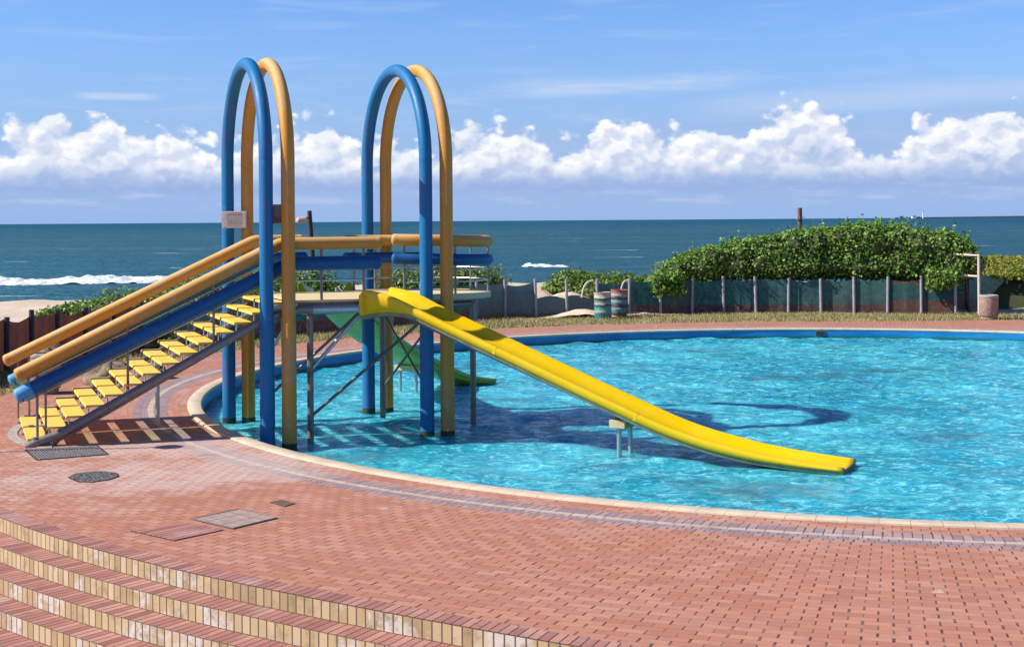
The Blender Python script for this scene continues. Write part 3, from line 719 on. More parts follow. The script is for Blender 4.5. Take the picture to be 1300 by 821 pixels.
# ------------------------------------------------------------------ arches
def arch(F, B, label, mat):
    F = Vector((*F, 0)); B = Vector((*B, 0)); c = (F+B)/2; h = (F-B)/2; sp = 4.30; rad = h.length; ov = 1.6/rad
    e = empty('arch', (F.x, F.y, WZ)); tag(e, label, 'arch', 'tall tubular hoops over the slide platform')
    pts = [B+Vector((0, 0, -1.1)), B+Vector((0, 0, 1.5)), B+Vector((0, 0, 3)), B+Vector((0, 0, sp))]
    n = 30
    for k in range(1, n): a = PI-PI*k/n; pts.append(c+h*math.cos(a)+Vector((0, 0, sp+1.62*math.sin(a))))
    pts += [F+Vector((0, 0, z)) for z in (sp, 3, 1.5, -1.1)]
    bm = bmesh.new(); tube(bm, pts, .108, 24); build('hoop', bm, mat, e)
    for Q in (F, B):
        bm = bmesh.new(); tube(bm, [Q+Vector((0, 0, sp-.014)), Q+Vector((0, 0, sp+.014))], .1105, 24); build('collar', bm, mat, e)
        bm = bmesh.new(); tube(bm, [Q+Vector((0, 0, -1.1)), Q+Vector((0, 0, WZ+.12)), Q+Vector((0, 0, WZ+.13)), Q+Vector((0, 0, 1.72))], .116, 24, rr=[.118, .118, .117, .116]); build('sleeve', bm, mat, e)
        bm = bmesh.new(); tube(bm, [Q+Vector((0, 0, WZ-.3)), Q+Vector((0, 0, WZ+.09))], .121, 24); build('algae_ring', bm, M['algae'], e)
    return e
M['algae'] = plain('algae_stain', (.045, .075, .03), (.02, .04, .03), .5, 9)
LF, LB = Vector((-3.84, 22.14)), Vector((-5.04, 25.15)); RF, RB = Vector((-1.42, 23.38)), Vector((-2.68, 26.3)); OF = Vector((.335, .05))
arch(LF, LB, 'blue hoop of the left pair, beside the top of the stairs', M['blue'])
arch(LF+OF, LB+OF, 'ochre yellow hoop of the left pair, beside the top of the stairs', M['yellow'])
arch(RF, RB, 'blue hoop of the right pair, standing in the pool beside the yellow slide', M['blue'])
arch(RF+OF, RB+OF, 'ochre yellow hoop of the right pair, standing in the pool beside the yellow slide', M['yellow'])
M['plaque'] = plain('aluminium_plaque', (.62, .54, .46), (.54, .47, .41), .5, 12, .001)
M['plaque_edge'] = plain('pale_plaque_edge', (.72, .64, .56), None, .5, 12, .001)
M['ink'] = plain('faded_lettering', (.10, .09, .09), (.14, .12, .12), .6, 30, .0005)
def sign(c, ux, w, h, label, text):
    c = Vector(c); ux = Vector((*ux, 0)).normalized(); nrm = Vector((ux.y, -ux.x, 0))
    e = empty('notice_plate', c); tag(e, label, 'notice plate')
    bm = bmesh.new(); box(bm, c, (w, .014, h), ux, -nrm, bev=.003); build('frame', bm, M['plaque_edge' if text else 'steel_rust'], e)
    if text:
        bm = bmesh.new(); box(bm, c+nrm*.0085, (w-.035, .004, h-.035), ux, -nrm); build('face', bm, M['plaque'], e)
        for row, (half, th) in enumerate([(.11, .008), (.13, .009), (.14, .004), (.15, .004), (.15, .004), (.13, .004), (.12, .008), (.15, .004), (.13, .004)]):
            bm = bmesh.new(); z = h/2-.035-row*.027; x = -half
            while x < half:
                l = random.uniform(.012, .034); box(bm, c+nrm*.0115+ux*(x+l/2)+Vector((0, 0, z)), (l, .002, th), ux, -nrm); x += l+.006
            build('text_line', bm, M['ink'], e)
sign((-4.90, 25.02, 3.34), (1, .02), .43, .30, 'pale notice plate with small lettering fixed across the back legs of the left hoops', True)
sign((-3.66, 22.28, 3.42), (1, .12), .30, .30, 'blank greyish plate fixed between the front legs of the left hoops', False)

# ------------------------------------------------------------------ staircase
O = Vector((-7.12, 21.05, 0)); ang = R(21.5); ax = Vector((math.cos(ang), math.sin(ang), 0)); bx = Vector((-math.sin(ang), math.cos(ang), 0))
PZ = 2.05; RUN = .28; RISE = PZ/14
def P3(a, b, z): return O+ax*a+bx*b+Vector((0, 0, z))
stair = empty('staircase', P3(0, 1.25, 0), ang); tag(stair, 'steep open staircase with paired yellow treads and thick blue and yellow handrails', 'staircase')
SL = PZ/3.92
for b_, rr_, nm in ((-.10, .068, 'stringer'), (2.52, .05, 'stringer'), (1.25, .042, 'stringer')):
    bm = bmesh.new()
    tube(bm, [P3(-.12, b_, -.02 if b_ < 1 else .0), P3(.05, b_, .07), P3(.3, b_, .14), P3(3.5, b_, -.03+SL*3.5), P3(3.98, b_, PZ-.14), P3(4.2, b_, PZ-.14)], rr_, 16)
    if b_ < 0: tube(bm, [P3(.28, b_+.03, .0), P3(.36, b_+.03, .08), P3(.6, b_+.03, .19), P3(3.7, b_+.03, -.07+SL*3.7)], .022, 10)
    build(nm, bm, M['steel' if b_ != 1.25 else 'light_steel'], stair)
for (a_, b_) in ((.02, -.10), (.24, -.10), (.02, 2.5), (.02, 1.25)):
    bm = bmesh.new(); tube(bm, [P3(a_, b_, -.05), P3(a_, b_, .14)], .05, 10); build('foot', bm, M['steel_rust'], stair)
bm = bmesh.new(); tube(bm, [P3(2.0, 1.55, -.03), P3(2.0, 1.55, 1.02)], .036, 12); tube(bm, [P3(2.0, 1.25, 1.0), P3(2.0, 1.6, 1.0)], .025, 8); build('support_post', bm, M['light_steel'], stair)
t0 = None
for i in range(14):
    for jb, (b0, b1) in enumerate(((-.08, 1.15), (1.32, 2.50))):
        a0 = i*RUN-.11; z = RISE*(i+1)-.025
        if t0 is None:
            bm = bmesh.new(); w = b1-b0
            box(bm, (.155, w/2, -.012), (.285, w, .024), bev=.006)
            box(bm, (.016, w/2, -.026), (.014, w, .026)); box(bm, (.294, w/2, -.026), (.014, w, .026))
            nf = len(bm.faces)
            for uu in (.05, .25):
                for vv in (.12, w-.12): tube(bm, [(uu, vv, -.045), (uu, vv, -.16)], .011, 6)
            bmesh.ops.recalc_face_normals(bm, faces=bm.faces[:]); me = bpy.data.meshes.new('tread'); bm.to_mesh(me); bm.free(); me.materials.append(M['tread']); me.materials.append(M['light_steel'])
            for f_ in me.polygons:
                if f_.index >= nf: f_.material_index = 1
            t0 = me
        o = bpy.data.objects.new('tread', t0); COL.objects.link(o); o.parent = stair
        o.location = (a0, b0-1.25, z)
# handrails
Yel, Blu = M['yellow'], M['blue_dark']
def rail(pts, mat, nm='handrail', r=.1, parent=stair):
    bm = bmesh.new(); tube(bm, pts, r, 22, dome=.045); o = build(nm, bm, mat, parent)
    for a_, b_ in ((pts[0], pts[1]), (pts[-1], pts[-2])):
        a_, b_ = Vector(a_), Vector(b_); d_ = (b_-a_).normalized()
        if (b_-a_).length > .06:
            bm = bmesh.new(); tube(bm, [a_+d_*.025, a_+d_*.055], r+.0025, 22); eb = build('end_band', bm, mat, None); eb.parent = o; eb.matrix_parent_inverse = o.matrix_world.inverted() if False else Matrix.Identity(4)
            eb.matrix_parent_inverse = Matrix.Identity(4)
    return o
def knee(a, b, c, k=.1):
    a, b, c = Vector(a), Vector(b), Vector(c); u = (a-b).normalized(); w = (c-b).normalized()
    return [b+u*k, b+u*k*.4+w*k*.04, b+w*k*.4+u*k*.04, b+w*k]
nearEnd = Vector((-2.14, 22.86, 2.95))
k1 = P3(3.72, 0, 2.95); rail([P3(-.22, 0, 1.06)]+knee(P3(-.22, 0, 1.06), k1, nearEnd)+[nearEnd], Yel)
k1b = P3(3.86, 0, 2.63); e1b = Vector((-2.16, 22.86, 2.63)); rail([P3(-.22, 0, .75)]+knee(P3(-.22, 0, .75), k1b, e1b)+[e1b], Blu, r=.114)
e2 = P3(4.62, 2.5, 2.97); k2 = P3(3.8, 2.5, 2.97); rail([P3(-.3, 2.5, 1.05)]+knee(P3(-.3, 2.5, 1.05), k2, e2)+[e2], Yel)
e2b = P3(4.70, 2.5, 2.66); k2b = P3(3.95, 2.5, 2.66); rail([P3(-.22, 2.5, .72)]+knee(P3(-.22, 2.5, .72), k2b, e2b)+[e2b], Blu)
for b_ in (0, 2.5):
    for z0, nm in ((.75, 0),):
        bm = bmesh.new(); tube(bm, [P3(-.222, b_, z0-(.03 if b_ else 0)), P3(-.03, b_, z0-(.03 if b_ else 0)+.089)], .117 if b_ == 0 else .1025, 22, dome=.045); build('rail_tip', bm, M['blue_tip'], stair)
for b_ in (0, 2.5):
    for a_ in (.05, 1.36, 2.66):
        bm = bmesh.new(); tube(bm, [P3(a_, b_, SL*a_+.05), P3(a_, b_, 1.17+.483*a_)], .021, 10); build('baluster', bm, M['steel'], stair)
for a_ in (-.12, .17):
    bm = bmesh.new(); tube(bm, [P3(a_, .0 if a_ > 0 else 2.5, .1), P3(a_, 0 if a_ > 0 else 2.5, 1.05)], .018, 10); build('baluster', bm, M['steel'], stair)
# thin rod welded under each lower rail
for b_ in (0, 2.5):
    bm = bmesh.new(); tube(bm, [P3(-.1, b_, .665), P3(3.85, b_, .665+.461*3.95)], .011, 8); build('guide_rod', bm, M['light_steel'], stair)

# ------------------------------------------------------------------ platform
cpts = catmull([(-2.0, 24.02, 0), (-1.4, 24.02, 0), (-.82, 24.22, 0), (-.44, 24.78, 0), (-.56, 25.42, 0), (-1.1, 25.86, 0), (-1.8, 26.0, 0), (-2.5, 25.86, 0), (-2.99, 25.42, 0)], 7)
plat = empty('slide_platform', (-2.4, 24.4, WZ)); tag(plat, 'raised rounded platform on steel posts in the pool between the stairs and slides', 'platform')
S1 = P3(3.93, -.05, 0); S2 = P3(3.93, 2.55, 0)
outl = [S1, Vector((-2.36, 22.83, 0)), Vector((-1.98, 23.7, 0))] + [Vector((p.x, p.y, 0)) for p in cpts] + [Vector((-3.2, 25.25, 0)), P3(4.75, 2.55, 0), S2]
def slab(bm, ol, z0, z1):
    a = [bm.verts.new((p.x, p.y, z1)) for p in ol]; b = [bm.verts.new((p.x, p.y, z0)) for p in ol]
    bm.faces.new(a); bm.faces.new(b[::-1])
    for k in range(len(ol)): bm.faces.new((a[k], a[(k+1) % len(ol)], b[(k+1) % len(ol)], b[k]))
bm = bmesh.new(); slab(bm, outl, PZ-.035, PZ); build('deck_plate', bm, M['deckboard'], plat)
cen = Vector((-2.2, 24.6, 0)); inn = [cen+(p-cen)*.97 for p in outl]
bm = bmesh.new(); slab(bm, inn, PZ-.12, PZ-.037); build('under_frame', bm, M['steel_rust'], plat)
bm = bmesh.new(); 
fa = [p+Vector((0, 0, PZ-.005)) for p in cpts]; fb = [p+Vector((0, 0, PZ-.15)) for p in cpts]
n_ = len(cpts); out_ = []
for i, p in enumerate(cpts):
    t = (cpts[min(i+1, n_-1)]-cpts[max(i-1, 0)]).normalized(); out_.append(Vector((t.y, -t.x, 0)))
V = [[bm.verts.new(cpts[i]+out_[i]*o_+Vector((0, 0, z))) for o_, z in ((.005, PZ+.008), (.04, PZ+.008), (.04, PZ-.09), (.005, PZ-.09))] for i in range(int(n_*.14), n_)]
for A, B in zip(V, V[1:]):
    for k in range(4): bm.faces.new((A[k], A[(k+1) % 4], B[(k+1) % 4], B[k]))
bm.faces.new(V[0]); bm.faces.new(V[-1][::-1]); build('fascia', bm, M['fascia'], plat)
Pp = [(-3.24, 22.66), (-2.35, 25.55), (-.70, 24.85), (-1.47, 24.25), (-4.15, 24.4)]
for i, (x, y) in enumerate(Pp):
    bm = bmesh.new(); tube(bm, [(x, y, -1.2), (x, y, PZ-.15)], .052, 16); tube(bm, [(x, y, PZ-.42), (x, y, PZ-.38)], .062, 14); tube(bm, [(x, y, PZ-.2), (x, y, PZ-.14)], .075, 14)
    build('support_post', bm, M['steel_rust' if i in (0, 3) else 'steel'], plat)
bm = bmesh.new(); tube(bm, [(-3.33, 22.5, PZ-.15), (-2.38, 22.8, PZ-.15)], .07, 16); build('beam', bm, M['light_steel'], plat)
bm = bmesh.new(); tube(bm, [(-4.15, 24.4, PZ-.2), (-3.24, 22.66, PZ-.2)], .05, 12); build('beam', bm, M['steel'], plat)
bm = bmesh.new(); tube(bm, [(-3.24, 22.66, PZ-.2), (-1.47, 24.25, PZ-.2), (-.7, 24.85, PZ-.2)], .05, 12); build('beam', bm, M['steel_rust'], plat)
bm = bmesh.new(); tube(bm, [(-2.35, 25.55, PZ-.22), (-1.47, 24.25, PZ-.22)], .05, 12); build('beam', bm, M['steel_rust'], plat)
for a_, b_, r_, mt in (((-3.24, 22.66, .18), (-1.47, 24.25, 1.66), .026, 'steel'), ((-4.15, 24.4, .35), (-2.45, 24.5, 1.9), .026, 'steel'), ((-3.24, 22.66, .92), (-2.42, 23.0, 1.86), .033, 'light_steel'),
                   ((-2.35, 25.55, 1.68), (-1.47, 24.25, .42), .02, 'steel_rust'), ((-2.35, 25.55, .3), (-1.47, 24.25, 1.45), .02, 'steel_rust'), ((-4.15, 24.4, 1.1), (-3.6, 23.2, 1.8), .026, 'light_steel')):
    bm = bmesh.new(); tube(bm, [a_, b_], r_, 10); build('brace', bm, M[mt], plat)
def crail(z0, z1, z2, mat, ds=0):
    P = [p+out_[i]*(.0)+Vector((0, 0, (z0+(z1-z0)*min(1, i/(n_*.4)) if i < n_*.4 else z1+(z2-z1)*(i-n_*.4)/(n_*.6)))) for i, p in enumerate(cpts)]
    P = P[ds:]
    rail(P, mat, 'handrail', .1, plat); return P
CY = crail(2.98, 2.93, 2.95, Yel); CB = crail(2.66, 2.61, 2.64, Blu)
for i in (2, 12, 22, 31, 40, 49, 54):
    p = cpts[min(i, n_-1)]; bm = bmesh.new(); tube(bm, [p+Vector((0, 0, PZ-.02)), p+Vector((0, 0, 2.9))], .02, 10); build('baluster', bm, M['steel'], plat)
for p in (Vector((-2.40, 22.86, 0)), Vector((-3.05, 22.64, 0)), P3(4.5, 2.5, 0), P3(3.95, 2.5, 0)):
    bm = bmesh.new(); tube(bm, [p+Vector((0, 0, PZ-.12)), p+Vector((0, 0, 2.9))], .023, 10); build('baluster', bm, M['steel'], plat)
for zz in (2.26, 2.46):
    bm = bmesh.new(); tube(bm, [p+Vector((0, 0, zz)) for p in cpts[2:-2]], .012, 8); build('guard_rod', bm, M['light_steel'], plat)
bm = bmesh.new(); tube(bm, [(-3.55, 22.47, 2.36), (-2.40, 22.86, 2.36)], .014, 8); build('guard_rod', bm, M['light_steel'], plat)

# ------------------------------------------------------------------ slides
def chute(path, zs, W, mat, parent, sk0=.24):
    pts = catmull([(x, y, z) for (x, y), z in zip(path, zs)], 8); n = len(pts)
    # arc length
    s = [0]
    for a, b in zip(pts, pts[1:]): s.append(s[-1]+(b-a).length)
    bm = bmesh.new(); bu = bmesh.new(); rt, ru = [], []
    for i, p in enumerate(pts):
        t = (pts[min(i+1, n-1)]-pts[max(i-1, 0)]); side = Vector((t.y, -t.x, 0)).normalized(); t.normalize(); up = side.cross(t); 
        if up.z < 0: up = -up
        f = max(0, 1-s[i]/.9); e = max(0, 1-(s[-1]-s[i])/1.6)
        w = W*(1+.12*f); hw = .115+.05*f-.08*e; sk = .035+sk0*f
        half = [(w+.07, -sk+.03), (w+.072, hw-.03), (w+.06, hw-.004), (w+.02, hw+.004), (w-.01, hw-.012), (w-.05, hw*.45), (w-.12, -.005), (w-.22, -.035)]
        prof = half+[(0, -.05)]+[(-a, b) for a, b in half[::-1]]
        rt.append([bm.verts.new(p+side*a+up*b) for a, b in prof])
        hu = [(w+.06, -sk+.035), (w+.035, -sk-.03), (w-.02, -sk-.045), (w-.09, -.10-.6*(sk-.035)), (w-.2, -.125-.5*(sk-.035))]
        pu = hu+[(0, -.13-.5*(sk-.035))]+[(-a, b) for a, b in hu[::-1]]
        ru.append([bu.verts.new(p+side*a+up*b) for a, b in pu])
    for RR, B_ in ((rt, bm), (ru, bu)):
        for A, C in zip(RR, RR[1:]):
            for k in range(len(A)-1): B_.faces.new((A[k], A[k+1], C[k+1], C[k]))
    for i in [i for i in range(2, n-2) if any(s[i] <= q < s[i+1] for q in (2.55, 5.0))]:
        bj = bmesh.new(); t = (pts[i+1]-pts[i-1]); side = Vector((t.y, -t.x, 0)).normalized(); t.normalize(); up = side.cross(t)
        if up.z < 0: up = -up
        rw = []
        for o_ in (-.018, .018): rw.append([bj.verts.new(v.co+(up*.006 + side*(.006 if (v.co-pts[i]).dot(side) > W else (-.006 if (v.co-pts[i]).dot(side) < -W else 0)))+t*o_) for v in rt[i]])
        for k in range(len(rw[0])-1): bj.faces.new((rw[0][k], rw[0][k+1], rw[1][k+1], rw[1][k]))
        build('joint_strip', bj, mat, parent, True, 35)
    bu.faces.new(ru[0]); bu.faces.new(ru[-1][::-1])
    me = bpy.data.meshes.new('chute'); 
    o = build('chute', bm, mat, parent, True, 35); md = o.modifiers.new('t', 'SOLIDIFY'); md.thickness = .008; md.offset = 0
    build('underside', bu, M['grp_under'] if mat == M['slide_yellow'] else mat, parent, True, 35)
    return pts
ys = empty('water_slide', (-2.2, 23.15, WZ)); tag(ys, 'bright yellow water slide running down to the right into the pool', 'water slide')
y0 = Vector((-2.22, 23.17)); y1 = Vector((4.72, 19.93)); dd = (y1-y0); Ly = dd.length; dd.normalize()
st = [0, .35, .7, 1.6, 2.8, 4.2, 5.2, 6.1, 6.9, Ly]; zs = [2.03, 1.99, 1.89, 1.53, 1.055, .50, .13, -.08, -.16, -.19]
chute([tuple(y0+dd*q) for q in st], zs, .375, M['slide_yellow'], ys)
M['slide_lip'] = M['slide_yellow']
sd = Vector((dd.y, -dd.x))
bm = bmesh.new(); box(bm, (*(y0+sd*.475+dd*.03), 1.97), (.12, .13, .36), (*dd, 0), (*sd, 0), bev=.03); build('inlet_flange', bm, M['slide_yellow'], ys)
bm = bmesh.new(); box(bm, (*(y0-sd*.47+dd*.05), 2.06), (.24, .14, .24), (*dd, 0), (*sd, 0), bev=.04)
build('inlet_flange', bm, M['slide_yellow'], ys)
c = y0+dd*4.30
for q in (-.24, .24):
    bm = bmesh.new(); p = c+sd*q; tube(bm, [(p.x, p.y, -1.2), (p.x, p.y, .24)], .036, 12); build('leg', bm, M['light_steel'], ys)
bm = bmesh.new(); box(bm, (c.x, c.y, .255), (.26, .66, .13), (*dd, 0), (*sd, 0), bev=.012); build('saddle_block', bm, M['block'], ys)
bm = bmesh.new(); p0 = y0+dd*.55; tube(bm, [(p0.x, p0.y, 1.75), (*(y0+dd*4.2), .34)], .03, 8)
build('spine_tube', bm, M['steel_rust'], ys)
gs = empty('water_slide', (-3.4, 25.6, WZ)); tag(gs, 'green water slide curving away behind the platform into the pool', 'water slide')
gp = [(-3.38, 25.5), (-3.36, 25.95), (-3.28, 26.5), (-3.02, 27.5), (-2.6, 28.55), (-2.05, 29.5), (-1.5, 30.3), (-1.1, 30.8), (-.68, 31.25)]
gz = [2.03, 1.98, 1.80, 1.32, .82, .38, .03, -.12, -.2]
chute(gp, gz, .37, M['slide_green'], gs, .07)
for q in (-.2, .2):
    bm = bmesh.new(); tube(bm, [(-2.18+q*.85, 29.45-q*.5, -1.2), (-2.18+q*.85, 29.45-q*.5, .22)], .034, 12); build('leg', bm, M['light_steel'], gs)
bm = bmesh.new(); box(bm, (-2.18, 29.45, .25), (.55, .24, .12), (.86, -.5, 0), (.5, .86, 0), bev=.012); build('saddle_block', bm, M['block'], gs)

# ------------------------------------------------------------------ drain grates and covers
def gpt(px, y, z=0):
    v = (y-279.3)+(px-650)*.00698; u = (px-650)-(y-279.3)*.00698; D = (3.3-z)*1800/v; return Vector((u*D/1800, D, z))
def grate_mat(name, c1, c2, sc):
    m, g, b = material(name); P = g.pos(); v = g.vor(P, sc)
    finish(g, b, g.mix(g.ss(v, .3, .6), c1, c2), .8, v, .01, .9, spec=.2); return m
M['grate'] = grate_mat('worn_grate', (.20, .19, .19), (.055, .05, .055), 28)
M['paver'] = plain('grey_pavers', (.40, .30, .25), (.32, .22, .18), .85, 9)
M['gap'] = plain('dark_joint', (.05, .03, .03), None, .9, 9)
def quad_plate(name, corners, mat, th, parent=None, z=0.):
    bm = bmesh.new(); a = [bm.verts.new((p.x, p.y, z+th)) for p in corners]; b = [bm.verts.new((p.x, p.y, z-.01)) for p in corners]
    bm.faces.new(a); 
    for k in range(len(a)): bm.faces.new((a[k], b[k], b[(k+1) % len(a)], a[(k+1) % len(a)]))
    return build(name, bm, mat, parent, False)
def framed(name, cs, mat, label, cat, gap=.03):
    P = [gpt(*c) for c in cs]; cc = sum(P, Vector())/len(P); e = empty(name, cc); tag(e, label, cat)
    quad_plate('rim', [p+(p-cc).normalized()*gap for p in P], M['gap'], .004, e); quad_plate('cover', P, mat, .010, e); return e, P
e, P = framed('drain_grate', [(33, 571), (123, 566), (137, 577), (48, 584)], M['grate'], 'dark rectangular drain grating at the foot of the stairs', 'drain grate')
bm = bmesh.new()
for k in range(1, 26):
    f = k/26; a = P[0].lerp(P[1], f); b = P[3].lerp(P[2], f); tube(bm, [a+Vector((0, 0, .012)), b+Vector((0, 0, .012))], .007, 6)
build('bars', bm, M['steel'], e)
framed('drain_cover', [(88, 606), (96, 601.5), (114, 599), (134, 598.5), (148, 601), (150, 605), (138, 609), (118, 612), (100, 611.5)], M['grate'], 'small round-cornered gravel-coloured drain cover near the left edge', 'drain cover', .02)
e, P = framed('manhole_cover', [(245, 659), (303, 647), (351, 658), (297, 671)], M['paver'], 'greyish paved inspection cover set into the red bricks', 'manhole cover')
bm = bmesh.new()
for k in (1, 2, 3):
    a = P[0].lerp(P[1], k/4); b = P[3].lerp(P[2], k/4); tube(bm, [a+Vector((0, 0, .007)), b+Vector((0, 0, .007))], .0045, 6)
for k in (1, 2):
    a = P[0].lerp(P[3], k/3); b = P[1].lerp(P[2], k/3); tube(bm, [a+Vector((0, 0, .007)), b+Vector((0, 0, .007))], .0045, 6)
build('joints', bm, M['gap'], e)
bm = bmesh.new()
for k in range(4): tube(bm, [P[k]+Vector((0, 0, .006)), P[(k+1) % 4]+Vector((0, 0, .006))], .011, 6)
build('metal_edge', bm, M['steel_rust'], e)
framed('manhole_cover', [(168, 674), (245, 665), (282, 673), (222, 686)], M['step_tread'], 'red brick inspection cover just left of the greyish one', 'manhole cover', .025)
framed('drain_cover', [(344, 638), (358, 635), (375, 639), (362, 643)], M['timber'], 'tiny dark cover in the paving between the big cover and the pool', 'drain cover', .01)
# small vent grille in the far pool wall
ph = math.atan2(cam_at(1040, PR)[1]-PC.y, cam_at(1040, PR)[0]-PC.x); u = Vector((math.cos(ph), math.sin(ph), 0)); t = Vector((-u.y, u.x, 0))
c = PC+u*(PR-.012)+Vector((0, 0, -.115)); e = empty('overflow_grille', c); tag(e, 'small dark overflow grille in the far blue pool wall', 'grille')
bm = bmesh.new(); box(bm, c, (.28, .02, .15), t, u, bev=.005); build('frame', bm, M['steel_rust'], e)
bm = bmesh.new()
for k in range(-2, 3): box(bm, c-u*.012+t*(k*.048), (.03, .012, .11), t, u)
build('slots', bm, M['gap'], e)
# pale curved kerb round the foot of the stairs
bm = bmesh.new(); kc = P3(.35, 1.25, 0); prev = None
for k in range(40):
    a = R(100)+R(160)*k/39; row = [bm.verts.new(kc+ax*math.cos(a)*q[0]*.62+bx*math.sin(a)*q[0]*1.5+Vector((0, 0, q[1]))) for q in ((.86, -.01), (.86, .012), (1.08, .012), (1.08, -.01))]
    if prev:
        for j in range(3): bm.faces.new((prev[j], prev[j+1], row[j+1], row[j]))
    prev = row
tag(build('kerb', bm, M['concrete'], None, False), kind='structure')
# lamp standing left of the frame whose shadow crosses the deck
lp = gpt(215, 567); L4 = 3.7/math.tan(SUN_EL); lb = lp-Vector((math.cos(SUN_AZ), math.sin(SUN_AZ), 0))*L4
e = empty('lamp_post', (lb.x, lb.y, 0)); tag(e, 'slim lamp post with a flat round head left of the stairs, seen by its shadow', 'lamp post')
bm = bmesh.new(); tube(bm, [(lb.x, lb.y, 0), (lb.x, lb.y, 3.62)], .032, 10); build('pole', bm, M['steel'], e)
bm = bmesh.new(); lathe(bm, [(.03, -.08), (.17, -.04), (.20, .0), (.14, .06), (.03, .09)], (lb.x, lb.y, 3.7)); build('lamp_head', bm, M['steel'], e)

# ------------------------------------------------------------------ surf, breakwater, lighthouse
fm, fg, fb_ = material('sea_foam'); fn = fg.noise(fg.scale(fg.pos(), (.8, 1.2, 2)), 1., 6, .7)
finish(fg, fb_, fg.mix(fg.ss(fn, .48, .66), (.84, .86, .87), (.42, .52, .56)), .9, fn, .4, .9, spec=.1)
def surf(x0, x1, y0, y1, w, h, seed):
    V = []; F = []; nx = int((x1-x0)/.35); ny = 18
    for i in range(nx+1):
        t = i/nx; x = x0+(x1-x0)*t; yc = y0+(y1-y0)*t+2.2*mn.noise(Vector((x*.05, seed, 0))); env = min(1, t*8, (1-t)*5)*(.65+.55*mn.noise(Vector((x*.12, seed+5, 0))))
        env = max(.05, env)
        for j in range(ny+1):
            s = j/ny; y = yc+(s-.5)*w*(1+.3*mn.noise(Vector((x*.3, seed+9, 0)))); prof = math.exp(-((s-.72)/.2)**2)+.28*math.exp(-((s-.35)/.28)**2)
            z = -4.12+h*env*prof+.42*env*mn.fractal(Vector((x*.9, y*.6, seed)), .8, 2., 5)+(.1*env)
            V.append((x, y, z))
    for i in range(nx):
        for j in range(ny): a = i*(ny+1)+j; F.append((a, a+ny+1, a+ny+2, a+1))
    me = bpy.data.meshes.new('surf'); me.from_pydata(V, [], F); me.update()
    return link('surf', me, fm, None, True, 180)
tag(surf(-82, -34, 168, 178, 10, .85, 1.3), 'long white breaking wave rolling towards the sand at left', 'breaking wave', kind='stuff')
tag(surf(1, 10, 222, 219, 4, .38, 7.7), 'small white breaker far out above the low dune bushes', 'breaking wave', kind='stuff')
fa_, fg2, fb2 = material('far_land'); finish(fg2, fb2, (.16, .17, .20), .9)
bm = bmesh.new(); N_ = 60
V = [[bm.verts.new((1620+k*22, 6000+(0 if j < 2 else 60), -4 if j in (0, 3) else 2.2+3.4*min(1, k/25)+1.2*mn.noise(Vector((k*.7, 0, 0))))) for j in range(4)] for k in range(N_)]
for A, B in zip(V, V[1:]):
    for j in range(3): bm.faces.new((A[j], A[j+1], B[j+1], B[j]))
bm.faces.new(V[0]); bm.faces.new(V[-1][::-1])
tag(build('breakwater', bm, fa_, None, False), kind='structure')
lx = (1172-650)/1800*5990; e = empty('lighthouse', (lx, 5990, -4)); tag(e, 'tiny white lighthouse on the horizon at the far right', 'lighthouse')
wm = plain('white_masonry', (.8, .8, .8), None, .8)
bm = bmesh.new(); lathe(bm, [(3.2, 0), (2.0, 27), (3., 27.2), (3., 28.2), (1.6, 28.3)], (lx, 5990, -2), 12); build('tower', bm, wm, e)
bm = bmesh.new(); lathe(bm, [(1.5, 28.3), (1.5, 31), (2, 31.2), (.3, 33.5)], (lx, 5990, -2), 12); build('lantern', bm, fa_, e)
for k, (px, w_, h_) in enumerate([(1144, 14, 9), (1150, 10, 6), (1160, 16, 10), (1166, 8, 7)]):
    X = (px-650)/1800*5980; e = empty('harbour_building', (X, 5980, -2)); tag(e, ['low dark harbour shed, leftmost on the horizon', 'small pale harbour shed beside the leftmost dark one', 'widest pale harbour building left of the lighthouse', 'small dark hut just left of the lighthouse'][k], 'building', 'tiny harbour buildings on the horizon')
    bm = bmesh.new(); box(bm, (X, 5980, h_/2-2), (w_, 20, h_)); build('wall', bm, wm if k in (1, 2) else fa_, e)
    bm = bmesh.new(); box(bm, (X, 5980, h_-1.5), (w_+2, 22, .9)); build('roof', bm, fa_, e)

# ------------------------------------------------------------------ world: sky and clouds
W = bpy.data.worlds.new('World'); S.world = W; W.cycles.sampling_method = 'MANUAL'; W.cycles.sample_map_resolution = 512; W.use_nodes = True; nt = W.node_tree; nt.nodes.clear(); g = G(nt)
sky = g.new('ShaderNodeTexSky', sky_type='NISHITA'); sky.sun_disc = False; sky.sun_elevation = SUN_EL
sun_from = Vector((-math.cos(SUN_AZ), -math.sin(SUN_AZ)))   # towards the sun
sky.sun_rotation = math.atan2(sun_from.x, sun_from.y); sky.air_density = 1.0; sky.dust_density = .6; sky.ozone_density = 1.6
dirv = g.new('ShaderNodeTexCoord').outputs['Generated']; q = g.xyz(dirv)
az = g.m('ARCTAN2', q[0], q[1]); el = g.m('ARCSINE', q[2])
azd = g.m('MULTIPLY', az, 1800.); eld = g.m('MULTIPLY', el, 1800.)       # in photo-pixel sized angle units, 0 = straight ahead, horizon
def env(tab):
    n = g.new('ShaderNodeFloatCurve'); c = n.mapping.curves[0]; n.mapping.use_clip = False
    xs = [(a+1000)/2000 for a, _ in tab]; ys_ = [b/200 for _, b in tab]
    c.points[0].location = (xs[0], ys_[0]); c.points[1].location = (xs[-1], ys_[-1])
    for a, b in zip(xs[1:-1], ys_[1:-1]): c.points.new(a, b)
    n.mapping.update(); g.put(n.inputs['Value'], g.m('DIVIDE', g.m('ADD', azd, 1000.), 2000.)); return g.m('MULTIPLY', n.outputs[0], 200.)
